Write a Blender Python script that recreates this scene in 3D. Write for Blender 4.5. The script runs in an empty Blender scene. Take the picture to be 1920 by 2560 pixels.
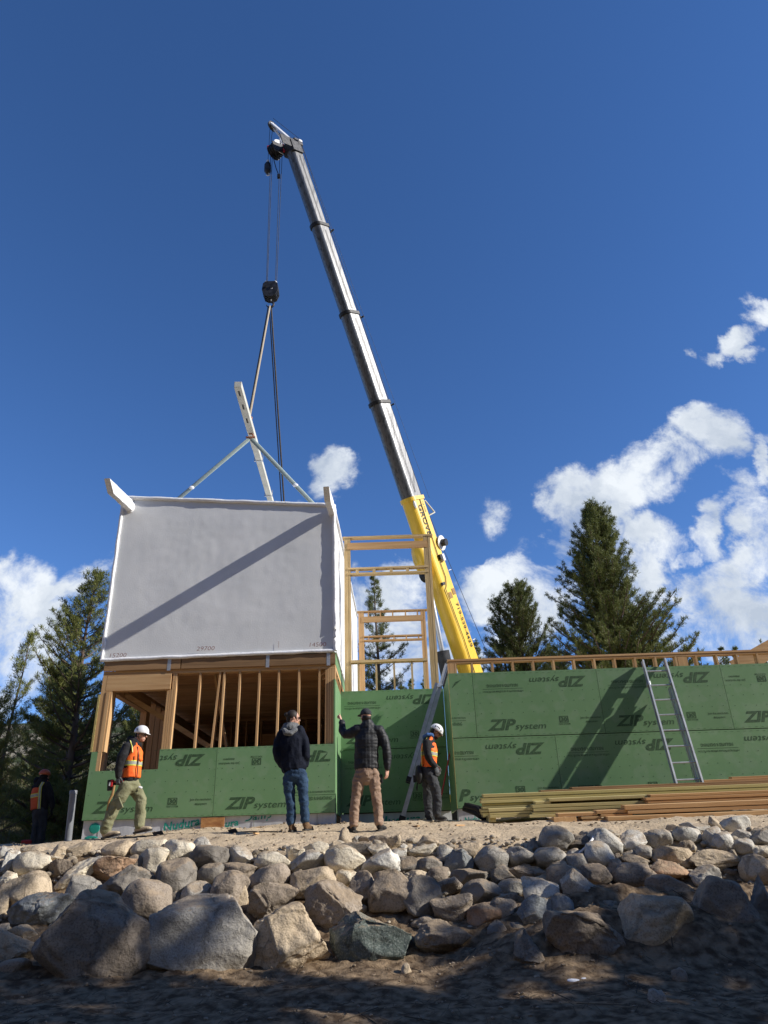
import bpy, bmesh, math, random
import numpy as np
from mathutils import Vector, Matrix, noise
random.seed(7); rng = np.random.default_rng(7)
SC = bpy.context.scene; C = SC.collection
rad = math.radians
# ---------------------------------------------------------------- camera frame (camera stands at the world origin)
FPX, PITCH, ROLL = 1775.0, rad(25.9), rad(1.85)
FW = Vector((0, math.cos(PITCH), math.sin(PITCH))); U0 = Vector((0, -math.sin(PITCH), math.cos(PITCH))); R0 = Vector((1, 0, 0))
RT = math.cos(ROLL)*R0 - math.sin(ROLL)*U0; UP = math.sin(ROLL)*R0 + math.cos(ROLL)*U0
def ray(px, py): return FW + RT*((px-960)/FPX) + UP*((1280-py)/FPX)
def at(px, py, Y):
    v = ray(px, py); return v*(Y/v.y)
def proj(p):
    d = p.dot(FW); return (960+FPX*p.dot(RT)/d, 1280-FPX*p.dot(UP)/d)
cam = bpy.data.cameras.new("camera"); co = bpy.data.objects.new("camera", cam); C.objects.link(co)
co.matrix_world = Matrix(((RT.x, UP.x, -FW.x, 0), (RT.y, UP.y, -FW.y, 0), (RT.z, UP.z, -FW.z, 0), (0, 0, 0, 1)))
cam.sensor_fit = 'VERTICAL'; cam.sensor_height = 36; cam.lens = 36*FPX/2560; cam.clip_end = 5000; SC.camera = co
# ---------------------------------------------------------------- materials
def mat(name, col, col2=None, rough=.8, scale=4., stretch=(1, 1, 1), bump=0., bscale=None, metal=0., spec=.3, vary=0., contrast=(.35, .65), detail=6., transl=0., speck=None, coat=0.):
    m = bpy.data.materials.new(name); m.use_nodes = True; nt = m.node_tree; N = nt.nodes; L = nt.links
    b = N['Principled BSDF']; b.inputs['Roughness'].default_value = rough; b.inputs['Metallic'].default_value = metal
    b.inputs['Specular IOR Level'].default_value = spec
    if coat: b.inputs['Coat Weight'].default_value = coat; b.inputs['Coat Roughness'].default_value = .15
    tc = N.new('ShaderNodeTexCoord'); mp = N.new('ShaderNodeMapping'); mp.inputs['Scale'].default_value = stretch
    oi = N.new('ShaderNodeObjectInfo'); ad = N.new('ShaderNodeVectorMath'); ad.operation = 'SCALE'
    cv = N.new('ShaderNodeCombineXYZ')
    for i in range(3): L.new(oi.outputs['Random'], cv.inputs[i])
    L.new(cv.outputs[0], ad.inputs[0]); ad.inputs['Scale'].default_value = 37.
    a2 = N.new('ShaderNodeVectorMath'); L.new(tc.outputs['Object'], a2.inputs[0]); L.new(ad.outputs[0], a2.inputs[1])
    L.new(a2.outputs[0], mp.inputs['Vector'])
    n1 = N.new('ShaderNodeTexNoise'); n1.inputs['Scale'].default_value = scale; n1.inputs['Detail'].default_value = detail; n1.inputs['Roughness'].default_value = .6
    L.new(mp.outputs[0], n1.inputs['Vector'])
    cr = N.new('ShaderNodeValToRGB'); cr.color_ramp.elements[0].position = contrast[0]; cr.color_ramp.elements[1].position = contrast[1]
    cr.color_ramp.elements[0].color = (*col, 1); cr.color_ramp.elements[1].color = (*(col2 or col), 1)
    L.new(n1.outputs[0], cr.inputs[0]); out = cr.outputs[0]
    if speck:
        n3 = N.new('ShaderNodeTexNoise'); n3.inputs['Scale'].default_value = speck[0]; n3.inputs['Detail'].default_value = 2; L.new(a2.outputs[0], n3.inputs['Vector'])
        mr = N.new('ShaderNodeMapRange'); mr.inputs['From Min'].default_value = .52; mr.inputs['From Max'].default_value = .62; L.new(n3.outputs[0], mr.inputs['Value'])
        mx = N.new('ShaderNodeMix'); mx.data_type = 'RGBA'; mk = N.new('ShaderNodeMath'); mk.operation = 'MULTIPLY'; mk.inputs[1].default_value = .4; L.new(mr.outputs[0], mk.inputs[0]); L.new(mk.outputs[0], mx.inputs['Factor']); L.new(out, mx.inputs['A']); mx.inputs['B'].default_value = (*speck[1], 1); out = mx.outputs['Result']
    if vary:
        hs = N.new('ShaderNodeHueSaturation'); mr = N.new('ShaderNodeMapRange'); mr.inputs['To Min'].default_value = 1-vary; mr.inputs['To Max'].default_value = 1+vary
        L.new(oi.outputs['Random'], mr.inputs['Value']); L.new(mr.outputs[0], hs.inputs['Value']); L.new(out, hs.inputs['Color']); out = hs.outputs[0]
    L.new(out, b.inputs['Base Color'])
    if bump:
        n2 = N.new('ShaderNodeTexNoise'); n2.inputs['Scale'].default_value = bscale or scale*4; n2.inputs['Detail'].default_value = 8; n2.inputs['Roughness'].default_value = .65
        L.new(mp.outputs[0], n2.inputs['Vector'])
        bp = N.new('ShaderNodeBump'); bp.inputs['Strength'].default_value = 1.; bp.inputs['Distance'].default_value = bump
        L.new(n2.outputs[0], bp.inputs['Height']); L.new(bp.outputs[0], b.inputs['Normal'])
    if transl:
        tr = N.new('ShaderNodeBsdfTranslucent'); L.new(out, tr.inputs['Color']); ms = N.new('ShaderNodeMixShader'); ms.inputs[0].default_value = transl
        L.new(b.outputs[0], ms.inputs[1]); L.new(tr.outputs[0], ms.inputs[2]); L.new(ms.outputs[0], N['Material Output'].inputs[0])
    return m
def woods(nm, c1, c2, sc=3., bump=.002):
    r = {}
    for ax, st in (('x', (.12, 3, 3)), ('y', (3, .12, 3)), ('z', (3, 3, .12))):
        r[ax] = mat(f'{nm}_{ax}', c1, c2, .75, sc*2.2, st, bump, sc*9, vary=.14, contrast=(.3, .7), spec=.2)
    return r
WD = woods('fir', (.42, .235, .105), (.60, .40, .205))
WD2 = woods('fir_orange', (.43, .245, .11), (.60, .385, .185))
LSL = woods('strand_lumber', (.40, .27, .12), (.68, .52, .29), 9., .003)
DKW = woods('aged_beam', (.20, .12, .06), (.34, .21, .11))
TRT = woods('treated', (.44, .37, .155), (.62, .53, .26))
M = {}
M['zip'] = mat('green_sheathing', (.125, .245, .108), (.165, .295, .145), .55, 1.0, bump=.0008, bscale=60, spec=.35, contrast=(.25, .75), detail=9, vary=.06, speck=(3.5, (.20, .30, .18)))
M['zipedge'] = mat('sheathing_edge', (.30, .25, .09), (.44, .36, .14), .8, 20)
M['print'] = mat('dark_print', (.035, .075, .035), (.06, .12, .055), .6, 30, contrast=(.4, .6))
M['seam'] = mat('seam_dark', (.02, .03, .02), None, .9)
M['wrap'] = mat('white_wrap', (.70, .715, .715), (.78, .79, .785), .5, 1.4, bump=.0032, bscale=34, spec=.4)
M['roll'] = mat('white_roll', (.80, .81, .83), (.9, .9, .9), .4, 6, bump=.012, bscale=16, spec=.5)
M['pen'] = mat('marker_ink', (.16, .05, .04), (.30, .12, .10), .8, 40)
M['foil'] = mat('foundation_film', (.42, .44, .47), (.60, .62, .65), .35, 3, (1, 1, .3), .006, 9, spec=.5)
M['teal'] = mat('teal_print', (.01, .20, .16), (.02, .28, .22), .5, 5)
M['steel'] = mat('galvanised', (.45, .48, .52), (.6, .62, .66), .45, 30, metal=.7)
M['alu'] = mat('aluminium', (.42, .43, .43), (.58, .59, .59), .45, 8, metal=.7, bump=.001, bscale=40)
M['black'] = mat('black_plastic', (.012, .012, .013), (.02, .02, .02), .5, 9)
M['iron'] = mat('dark_iron', (.02, .02, .022), (.06, .06, .065), .5, 8, metal=.4, bump=.003)
M['yellow'] = mat('yellow_paint', (.62, .38, .025), (.84, .55, .05), .38, 1.1, (2.5, 2.5, .6), bump=.002, bscale=9, spec=.5, coat=.2, contrast=(.2, .55))
M['boom'] = mat('worn_boom_paint', (.028, .03, .032), (.13, .132, .135), .38, 3.6, (3.5, 3.5, .35), .002, 9, metal=.55, spec=.6, contrast=(.30, .52))
M['whitep'] = mat('white_paint', (.72, .73, .74), (.8, .8, .8), .35, 8)
M['sling'] = mat('tan_sling', (.30, .25, .18), (.40, .34, .25), .9, 20)
M['dsling'] = mat('dark_sling', (.05, .045, .04), (.09, .08, .07), .9, 20)
M['strap'] = mat('green_strap', (.27, .345, .335), (.36, .43, .41), .8, 20)
M['beamp'] = mat('spreader_paint', (.48, .475, .41), (.62, .61, .53), .6, 4, bump=.002)
M['rust'] = mat('rusty_shackle', (.30, .12, .07), (.42, .2, .12), .7, 20)
M['pvc'] = mat('grey_pvc', (.15, .16, .175), (.19, .20, .215), .45, 6)
M['red'] = mat('red_plastic', (.42, .02, .025), (.5, .03, .03), .45, 6)
M['skin'] = mat('skin', (.52, .29, .21), (.60, .36, .27), .5, 12, spec=.4)
M['skin2'] = mat('skin_tan', (.34, .19, .13), (.40, .24, .17), .5, 12, spec=.4)
M['hair'] = mat('dark_hair', (.018, .013, .010), (.03, .022, .018), .6, 30, (1, 1, 6), spec=.3)
M['orange'] = mat('hi_vis_orange', (.85, .13, .02), (.95, .19, .03), .7, 6, bump=.01, bscale=12)
M['dorange'] = mat('red_orange', (.60, .09, .03), (.68, .12, .04), .7, 6, bump=.01, bscale=12)
M['silver'] = mat('reflective_tape', (.28, .29, .25), (.42, .43, .36), .4, 14)
M['lime'] = mat('lime_piping', (.62, .60, .08), (.7, .7, .1), .6, 9)
M['blackcl'] = mat('black_cloth', (.010, .010, .012), (.02, .02, .023), .85, 9, bump=.02, bscale=10)
M['navy'] = mat('navy_jacket', (.004, .006, .013), (.009, .012, .024), .8, 9, bump=.02, bscale=10, spec=.15)
M['quilt'] = mat('quilted_black', (.013, .014, .016), (.024, .025, .028), .55, 9, bump=.012, bscale=9, spec=.3)
M['greyhood'] = mat('grey_fleece', (.13, .135, .14), (.18, .185, .19), .95, 20, bump=.02)
M['blue'] = mat('blue_hood', (.04, .10, .26), (.06, .14, .33), .9, 20)
M['olive'] = mat('olive_trousers', (.165, .165, .09), (.24, .235, .14), .85, 5, bump=.03, bscale=8)
M['jeans'] = mat('blue_jeans', (.014, .035, .075), (.035, .075, .14), .85, 5, bump=.03, bscale=8)
M['tanp'] = mat('tan_trousers', (.25, .165, .115), (.34, .235, .17), .85, 5, bump=.03, bscale=8)
M['dgrey'] = mat('charcoal_trousers', (.028, .030, .034), (.055, .057, .062), .85, 5, bump=.03, bscale=8)
M['bootb'] = mat('brown_boot', (.12, .07, .035), (.18, .11, .06), .8, 14, bump=.01)
M['boott'] = mat('tan_boot', (.34, .27, .18), (.45, .37, .26), .85, 14, bump=.01)
M['bootg'] = mat('grey_boot', (.10, .095, .085), (.17, .16, .145), .8, 14, bump=.01)
M['bootd'] = mat('dark_boot', (.02, .02, .02), (.05, .045, .04), .8, 14, bump=.01)
M['sole'] = mat('boot_sole', (.03, .028, .026), (.06, .055, .05), .8, 14)
M['glove'] = mat('grey_glove', (.05, .055, .06), (.14, .145, .15), .8, 18, bump=.01)
M['helmet'] = mat('white_helmet', (.72, .73, .75), (.78, .79, .8), .28, 5, spec=.5, coat=.4)
M['ohelmet'] = mat('orange_helmet', (.42, .09, .035), (.5, .12, .05), .35, 5, spec=.5)
M['glass'] = mat('dark_lens', (.01, .01, .012), None, .1, spec=.8)
M['leather'] = mat('tan_leather', (.28, .16, .06), (.36, .22, .09), .7, 12)
M['needle'] = mat('pine_needles', (.13, .155, .038), (.24, .25, .08), .6, .9, spec=.25, contrast=(.3, .7), transl=.25, vary=.12)
M['needle2'] = mat('pine_needles_dark', (.10, .125, .034), (.185, .20, .062), .6, .9, spec=.25, contrast=(.3, .7), transl=.22, vary=.12)
M['bark'] = mat('bark', (.09, .065, .05), (.20, .15, .12), .9, 5, (1, 1, .3), .02, 12)
M['crust'] = mat('osb_orange', (.30, .13, .05), (.5, .26, .10), .9, 14, (.4, 1, 1), .004)
JST = woods('lightened_joist', (.52, .27, .13), (.72, .45, .24))  # interior framing wood, colour lightened so it shows in the unlit room
ROCK = {}
def rk(n, a, b, sp):
    m = ROCK[n] = mat('stone_'+n, a, b, .88, 2.6, (1, 1, 1.1), .05, 5, vary=.16, contrast=(.3, .72), speck=sp, spec=.2, detail=10)
    nt = m.node_tree; N = nt.nodes; L = nt.links; B_ = N['Principled BSDF']; src = B_.inputs['Base Color'].links[0].from_socket
    ge = N.new('ShaderNodeNewGeometry'); sp_ = N.new('ShaderNodeSeparateXYZ'); L.new(ge.outputs['Normal'], sp_.inputs[0])
    nn = N.new('ShaderNodeTexNoise'); nn.inputs['Scale'].default_value = 4.; nn.inputs['Detail'].default_value = 9; nn.inputs['Roughness'].default_value = .7; L.new(ge.outputs['Position'], nn.inputs['Vector'])
    q = N.new('ShaderNodeMath'); q.operation = 'MULTIPLY_ADD'; q.inputs[1].default_value = 2.2; L.new(nn.outputs[0], q.inputs[0]); L.new(sp_.outputs['Z'], q.inputs[2])
    mr = N.new('ShaderNodeMapRange'); mr.inputs['From Min'].default_value = 1.62; mr.inputs['From Max'].default_value = 2.0; mr.inputs['To Max'].default_value = .8; L.new(q.outputs[0], mr.inputs['Value'])
    mx = N.new('ShaderNodeMix'); mx.data_type = 'RGBA'; L.new(mr.outputs[0], mx.inputs['Factor']); L.new(src, mx.inputs['A']); mx.inputs['B'].default_value = (.33, .25, .165, 1); L.new(mx.outputs['Result'], B_.inputs['Base Color'])
    vo = N.new('ShaderNodeTexVoronoi'); vo.feature = 'DISTANCE_TO_EDGE'; vo.inputs['Scale'].default_value = 1.25
    wv = N.new('ShaderNodeVectorMath'); wv.operation = 'MULTIPLY_ADD'; L.new(nn.outputs['Color'], wv.inputs[0]); wv.inputs[1].default_value = (.35, .35, .35); L.new(ge.outputs['Position'], wv.inputs[2]); L.new(wv.outputs[0], vo.inputs['Vector'])
    m2 = N.new('ShaderNodeMapRange'); m2.inputs['From Max'].default_value = .022; L.new(vo.outputs['Distance'], m2.inputs['Value'])
    b2 = N.new('ShaderNodeBump'); b2.inputs['Distance'].default_value = .007; L.new(m2.outputs[0], b2.inputs['Height']); L.new(B_.inputs['Normal'].links[0].from_socket, b2.inputs['Normal']); L.new(b2.outputs[0], B_.inputs['Normal'])
rk('pale', (.42, .40, .345), (.66, .625, .55), (70, (.22, .21, .20)))
rk('cream', (.56, .49, .37), (.76, .68, .53), (60, (.26, .22, .16)))
rk('tan', (.41, .325, .22), (.60, .49, .35), (55, (.18, .14, .10)))
rk('brown', (.21, .17, .13), (.39, .325, .255), (50, (.09, .07, .05)))
rk('dark grey', (.13, .115, .096), (.26, .235, .20), (50, (.22, .20, .18)))
rk('grey', (.27, .25, .215), (.45, .42, .365), (65, (.12, .115, .11)))
rk('blue-grey', (.17, .18, .18), (.31, .325, .32), (60, (.40, .41, .40)))
rk('green-grey', (.075, .095, .085), (.15, .175, .155), (55, (.32, .34, .31)))
rk('rusty', (.30, .17, .10), (.42, .29, .19), (55, (.18, .13, .09)))
# ---------------------------------------------------------------- mesh building
class MB:
    def __init__(s): s.v = []; s.f = []; s.mi = []; s.sm = []; s.cur = 0
    def add(s, vs, fs, smooth=False):
        o = len(s.v); s.v += [tuple(v) for v in vs]; s.f += [tuple(i+o for i in f) for f in fs]; s.mi += [s.cur]*len(fs); s.sm += [smooth]*len(fs); return s
    def obox(s, c, ax, ay, az):   # oriented box by centre and half-axis vectors
        c = Vector(c); ax = Vector(ax); ay = Vector(ay); az = Vector(az)
        vs = [c+i*ax+j*ay+k*az for i in (-1, 1) for j in (-1, 1) for k in (-1, 1)]
        fs = [(0, 1, 3, 2), (4, 6, 7, 5), (0, 4, 5, 1), (2, 3, 7, 6), (0, 2, 6, 4), (1, 5, 7, 3)]
        if ax.cross(ay).dot(az) < 0: fs = [f[::-1] for f in fs]
        return s.add(vs, fs)
    def box(s, x0, x1, y0, y1, z0, z1): return s.obox(((x0+x1)/2, (y0+y1)/2, (z0+z1)/2), ((x1-x0)/2, 0, 0), (0, (y1-y0)/2, 0), (0, 0, (z1-z0)/2))
    def bar(s, a, b, w, h, side=(0, 1, 0)):   # board from a to b; w along side, h across
        a = Vector(a); b = Vector(b); t = (b-a); L = t.length; t.normalize(); sd = Vector(side); sd = (sd-t*sd.dot(t)).normalized(); u = t.cross(sd)
        return s.obox((a+b)/2, t*L/2, sd*w/2, u*h/2)
    def sweep(s, pts, rr, side=(0, 1, 0), n=12, cap=True, smooth=True):
        pts = [Vector(p) for p in pts]; rr = [(r, r) if not isinstance(r, (tuple, list)) else r for r in rr]
        if len(rr) == 1: rr = rr*len(pts)
        P = []; Rr = []; T = []
        m = len(pts)
        for i in range(m):
            t = (pts[min(i+1, m-1)]-pts[max(i-1, 0)]).normalized(); P.append(pts[i]); Rr.append(rr[i]); T.append(t)
        if cap:
            e = min(rr[0]); P = [pts[0]-T[0]*e*.75, pts[0]-T[0]*e*.45]+P; Rr = [(rr[0][0]*.35, rr[0][1]*.35), (rr[0][0]*.8, rr[0][1]*.8)]+Rr; T = [T[0], T[0]]+T
            e = min(rr[-1]); P += [pts[-1]+T[-1]*e*.45, pts[-1]+T[-1]*e*.75]; Rr += [(rr[-1][0]*.8, rr[-1][1]*.8), (rr[-1][0]*.35, rr[-1][1]*.35)]; T += [T[-1], T[-1]]
        vs = []; fs = []
        for p, r, t in zip(P, Rr, T):
            sd = Vector(side); sd = sd-t*sd.dot(t)
            if sd.length < .05: sd = Vector((1, 0, .3)); sd = sd-t*sd.dot(t)
            sd.normalize(); u = t.cross(sd)
            for k in range(n):
                a = 2*math.pi*k/n; vs.append(p+sd*(math.cos(a)*r[0])+u*(math.sin(a)*r[1]))
        for i in range(len(P)-1):
            for k in range(n): fs.append((i*n+k, i*n+(k+1) % n, (i+1)*n+(k+1) % n, (i+1)*n+k))
        s.add(vs, fs, smooth); o = len(P)-1
        s.add([vs[k] for k in range(n)], [tuple(range(n))[::-1]], smooth); s.add([vs[o*n+k] for k in range(n)], [tuple(range(n))], smooth)
        return s
    def tube(s, pts, r, n=8): return s.sweep(pts, [r], (.13, .9, .3), n, False)
    def ell(s, c, ax, ay, az, n=12, m=8, zmin=-1., zmax=1.):   # ellipsoid (or slice of one) by half-axes
        c = Vector(c); ax = Vector(ax); ay = Vector(ay); az = Vector(az); vs = []; fs = []
        a0 = math.asin(zmin); a1 = math.asin(zmax)
        for j in range(m+1):
            ph = a0+(a1-a0)*j/m
            for k in range(n):
                th = 2*math.pi*k/n; vs.append(c+ax*(math.cos(ph)*math.cos(th))+ay*(math.cos(ph)*math.sin(th))+az*math.sin(ph))
        for j in range(m):
            for k in range(n): fs.append((j*n+k, j*n+(k+1) % n, (j+1)*n+(k+1) % n, (j+1)*n+k))
        fs.append(tuple(range(n))[::-1]); fs.append(tuple(m*n+k for k in range(n)))
        if ax.cross(ay).dot(az) < 0: fs = [f[::-1] for f in fs]
        return s.add(vs, fs, True)
    def cyl(s, a, b, r, n=16): 
        t = (Vector(b)-Vector(a)).normalized(); sd = Vector((0, 0, 1)) if abs(t.z) < .9 else Vector((1, 0, 0))
        return s.sweep([a, b], [r], sd, n, False, False)
    def build(s, name, m, parent=None, origin=None, bevel=0., auto=False):
        me = bpy.data.meshes.new(name); o = Vector(origin) if origin is not None else (Vector(parent.matrix_world.translation) if parent is not None and parent.get('_o') is None and False else None)
        if o is None:
            if parent is not None: o = WLOC.get(parent.name, Vector((0, 0, 0)))
            else:
                A = np.array(s.v) if s.v else np.zeros((1, 3)); o = Vector(((A[:, 0].min()+A[:, 0].max())/2, (A[:, 1].min()+A[:, 1].max())/2, A[:, 2].min()))
        me.from_pydata([(v[0]-o.x, v[1]-o.y, v[2]-o.z) for v in s.v], [], s.f)
        ms = m if isinstance(m, (list, tuple)) else [m]
        for q in ms: me.materials.append(q)
        me.polygons.foreach_set('material_index', s.mi); me.polygons.foreach_set('use_smooth', s.sm); me.update()
        ob = bpy.data.objects.new(name, me); C.objects.link(ob)
        if parent is not None:
            ob.parent = parent; ob.location = o-WLOC.get(parent.name, Vector((0, 0, 0)))
        else: ob.location = o
        WLOC[ob.name] = o
        if bevel:
            b = ob.modifiers.new('b', 'BEVEL'); b.width = bevel; b.segments = 2; b.limit_method = 'ANGLE'
        return ob
WLOC = {}
def tag(o, label=None, cat=None, group=None, kind=None):
    if label: o['label'] = label
    if cat: o['category'] = cat
    if group: o['group'] = group
    if kind: o['kind'] = kind
    return o
def empty(name, loc, label, cat, group=None):
    o = bpy.data.objects.new(name, None); C.objects.link(o); o.location = loc; o.empty_display_size = .2; WLOC[o.name] = Vector(loc)
    return tag(o, label, cat, group)
def npmesh(name, V, F, m, parent=None, origin=(0, 0, 0), smooth=False):
    me = bpy.data.meshes.new(name); V = np.asarray(V, np.float32)-np.array(origin, np.float32); F = np.asarray(F, np.int32); k = F.shape[1]
    me.vertices.add(len(V)); me.vertices.foreach_set('co', V.ravel()); me.loops.add(F.size); me.loops.foreach_set('vertex_index', F.ravel())
    me.polygons.add(len(F)); me.polygons.foreach_set('loop_start', np.arange(0, F.size, k)); 
    me.polygons.foreach_set('use_smooth', np.full(len(F), smooth)); me.materials.append(m); me.update(calc_edges=True); me.validate()
    ob = bpy.data.objects.new(name, me); C.objects.link(ob); WLOC[ob.name] = Vector(origin)
    if parent is not None: ob.parent = parent; ob.location = Vector(origin)-WLOC[parent.name]
    else: ob.location = origin
    return ob
def bake(ob, mods):   # apply modifiers given as (type, {props}); keeps one object
    for t, kw in mods:
        md = ob.modifiers.new(t, t)
        for k, v in kw.items(): setattr(md, k, v)
    dg = bpy.context.evaluated_depsgraph_get(); me = bpy.data.meshes.new_from_object(ob.evaluated_get(dg)); old = ob.data; mats = list(old.materials)
    ob.modifiers.clear(); ob.data = me
    if not me.materials:
        for q in mats: me.materials.append(q)
    me.polygons.foreach_set('use_smooth', [True]*len(me.polygons)); bpy.data.meshes.remove(old)
    return ob
_tc = {}
def text_geo(s, shear=0., bold=0.):
    k = (s, shear, bold)
    if k in _tc: return _tc[k]
    cu = bpy.data.curves.new('t', 'FONT'); cu.body = s; cu.shear = shear; cu.offset = bold; cu.resolution_u = 3
    ob = bpy.data.objects.new('t', cu); C.objects.link(ob); dg = bpy.context.evaluated_depsgraph_get(); me = bpy.data.meshes.new_from_object(ob.evaluated_get(dg))
    V = [(v.co.x, v.co.y) for v in me.vertices]; F = [tuple(p.vertices) for p in me.polygons]
    xs = [v[0] for v in V]; ys = [v[1] for v in V]; x0, x1 = min(xs), max(xs); cap = .70
    bpy.data.objects.remove(ob); bpy.data.meshes.remove(me); bpy.data.curves.remove(cu)
    _tc[k] = ([((v[0]-x0)/(x1-x0), v[1]/cap) for v in V], F); return _tc[k]
def put_text(mb, s, o, ex, ey, w, h, shear=0., bold=0., clip=None):
    """text with baseline start o, running along ex for width w, cap height h along ey"""
    V, F = text_geo(s, shear, bold); o = Vector(o); ex = Vector(ex); ey = Vector(ey)
    W = [o+ex*(v[0]*w)+ey*(v[1]*h) for v in V]
    nz = ex.cross(ey)
    if clip:
        F = [f for f in F if all(clip(W[i]) for i in f)]
    mb.add(W, F)
# ---------------------------------------------------------------- ground
def sstep(a, b, x):
    t = min(1, max(0, (x-a)/(b-a))); return t*t*(3-2*t)
def ground(x, y, rough=True):
    lo = -1.5+.059*y
    if y < 8.7: z = lo
    else:
        top = .13-.05*sstep(-3.5, -6.5, x)+.03*sstep(2, 6, x)
        if y < 10.25: z = -.985+(top+.985)*((y-8.7)/1.55)
        else:
            z = top+(.24)*sstep(10.25, 12, y)*(1-.12*sstep(-3, -6, x))+.19*sstep(11.6, 14.2, y)*(1-.55*sstep(-3, -6.5, x))
    z += .20*sstep(.2, 2.2, x)*sstep(7.4, 8.6, y)*(1-sstep(8.9, 9.6, y))+.10*sstep(-1.5, -3.5, x)*sstep(7.6, 8.6, y)*(1-sstep(8.9, 9.5, y))*sstep(-6, -4.5, x)
    if y > 20:
        z += (sstep(20, 75, y)*10.5+sstep(70, 200, y)*11)*sstep(4, -14, x) + sstep(26, 120, y)*4
    if y < -10 or x < -30: z += max(sstep(10, 95, -y)*62, sstep(30, 110, -x)*42*sstep(30, -10, y))  # unseen rises behind and left of the camera, added to cut sky light
    if rough and y < 16 and abs(x) < 12:
        p = Vector((x, y, 0))
        z += .05*noise.noise(p*1.3)+.022*noise.noise(p*5)+.010*noise.noise(p*13)+.03*noise.noise(Vector((x*.7, y*2.6, 4)))
        if 8.3 < y < 10.6: z += .03*noise.noise(p*8)
    elif y > 16: z += .8*noise.noise(Vector((x*.08, y*.08, 3)))*sstep(18, 40, y)
    if rough and 10.6 < y < 14: z -= 0
    return z
def hit(px, py):
    v = ray(px, py); Y = 4.
    while Y < 15.:
        p = v*(Y/v.y)
        if p.z <= ground(p.x, p.y, False): return p
        Y += .03
    return at(px, py, 12.)
def axis(*segs):
    r = []
    for a, b, st in segs:
        n = max(1, int(round((b-a)/st))); r += [a+(b-a)*i/n for i in range(n)]
    return r+[segs[-1][1]]
gx = axis((-400, -60, 34), (-60, -12, 3), (-12, -7.5, .4), (-7.5, 7.5, .055), (7.5, 12, .4), (12, 60, 4), (60, 400, 34))
gy = axis((-200, -20, 30), (-20, 5, 1.2), (5, 6.3, .2), (6.3, 12.6, .045), (12.6, 16, .15), (16, 40, 1.2), (40, 160, 5), (160, 500, 34))
nx, ny = len(gx), len(gy)
def soil_bank(x, y):
    if y < 7.2 or y > 9.6: return 0.
    k = sstep(7.2, 8.5, y)*(1-sstep(8.75, 9.5, y)); p = Vector((x*1.1, y*1.5, 7))
    return k*((.17*sstep(.3, 1.6, x)+.035)*(1+.9*noise.noise(p))+.03*noise.noise(p*4)+.015*noise.noise(p*11))
V = np.array([(x, y, ground(x, y)+soil_bank(x, y)) for y in gy for x in gx]); I = np.arange(nx*ny).reshape(ny, nx)
F = np.stack([I[:-1, :-1], I[:-1, 1:], I[1:, 1:], I[1:, :-1]], -1).reshape(-1, 4)
def ground_mat():
    m = mat('dirt', (.44, .34, .225), (.58, .465, .32), .95, 1.6, (1, 1, 1), .03, 16, contrast=(.3, .7), speck=(26, (.32, .24, .155)), spec=.1)
    nt = m.node_tree; N = nt.nodes; L = nt.links; b = N['Principled BSDF']; src = b.inputs['Base Color'].links[0].from_socket
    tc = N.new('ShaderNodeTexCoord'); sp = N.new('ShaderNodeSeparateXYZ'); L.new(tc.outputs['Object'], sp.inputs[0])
    # dark needle-strewn soil on the lower ground; tan earth on the raised pad
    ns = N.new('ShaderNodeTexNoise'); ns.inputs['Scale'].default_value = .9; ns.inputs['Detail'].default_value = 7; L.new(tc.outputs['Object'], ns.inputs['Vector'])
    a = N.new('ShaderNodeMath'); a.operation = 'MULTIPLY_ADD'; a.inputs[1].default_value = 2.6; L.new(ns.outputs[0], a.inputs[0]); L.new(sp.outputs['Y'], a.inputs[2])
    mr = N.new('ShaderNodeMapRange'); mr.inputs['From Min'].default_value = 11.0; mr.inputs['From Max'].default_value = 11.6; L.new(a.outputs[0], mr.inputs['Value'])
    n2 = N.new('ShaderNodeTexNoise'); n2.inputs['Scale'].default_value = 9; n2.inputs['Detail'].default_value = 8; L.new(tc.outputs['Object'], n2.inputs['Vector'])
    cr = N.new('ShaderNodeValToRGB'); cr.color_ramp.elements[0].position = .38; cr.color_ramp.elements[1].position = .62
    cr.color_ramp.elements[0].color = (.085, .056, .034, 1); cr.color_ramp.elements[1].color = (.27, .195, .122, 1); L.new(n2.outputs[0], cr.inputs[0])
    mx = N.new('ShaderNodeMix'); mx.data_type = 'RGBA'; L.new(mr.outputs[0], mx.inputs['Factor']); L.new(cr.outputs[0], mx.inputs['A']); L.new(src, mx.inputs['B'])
    # far hillside, and the added rise behind the camera: dry grass and scrub
    n4 = N.new('ShaderNodeTexNoise'); n4.inputs['Scale'].default_value = .35; n4.inputs['Detail'].default_value = 9; L.new(tc.outputs['Object'], n4.inputs['Vector'])
    c4 = N.new('ShaderNodeValToRGB'); c4.color_ramp.elements[0].position = .42; c4.color_ramp.elements[1].position = .56
    c4.color_ramp.elements[0].color = (.055, .07, .03, 1); c4.color_ramp.elements[1].color = (.27, .24, .18, 1); L.new(n4.outputs[0], c4.inputs[0])
    m4 = N.new('ShaderNodeMapRange'); m4.inputs['From Min'].default_value = 24; m4.inputs['From Max'].default_value = 30; ab = N.new('ShaderNodeMath'); ab.operation = 'ABSOLUTE'; L.new(sp.outputs['Y'], ab.inputs[0]); L.new(ab.outputs[0], m4.inputs['Value'])
    mx2 = N.new('ShaderNodeMix'); mx2.data_type = 'RGBA'; L.new(m4.outputs[0], mx2.inputs['Factor']); L.new(mx.outputs['Result'], mx2.inputs['A']); L.new(c4.outputs[0], mx2.inputs['B'])
    L.new(mx2.outputs['Result'], b.inputs['Base Color']); return m
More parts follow.
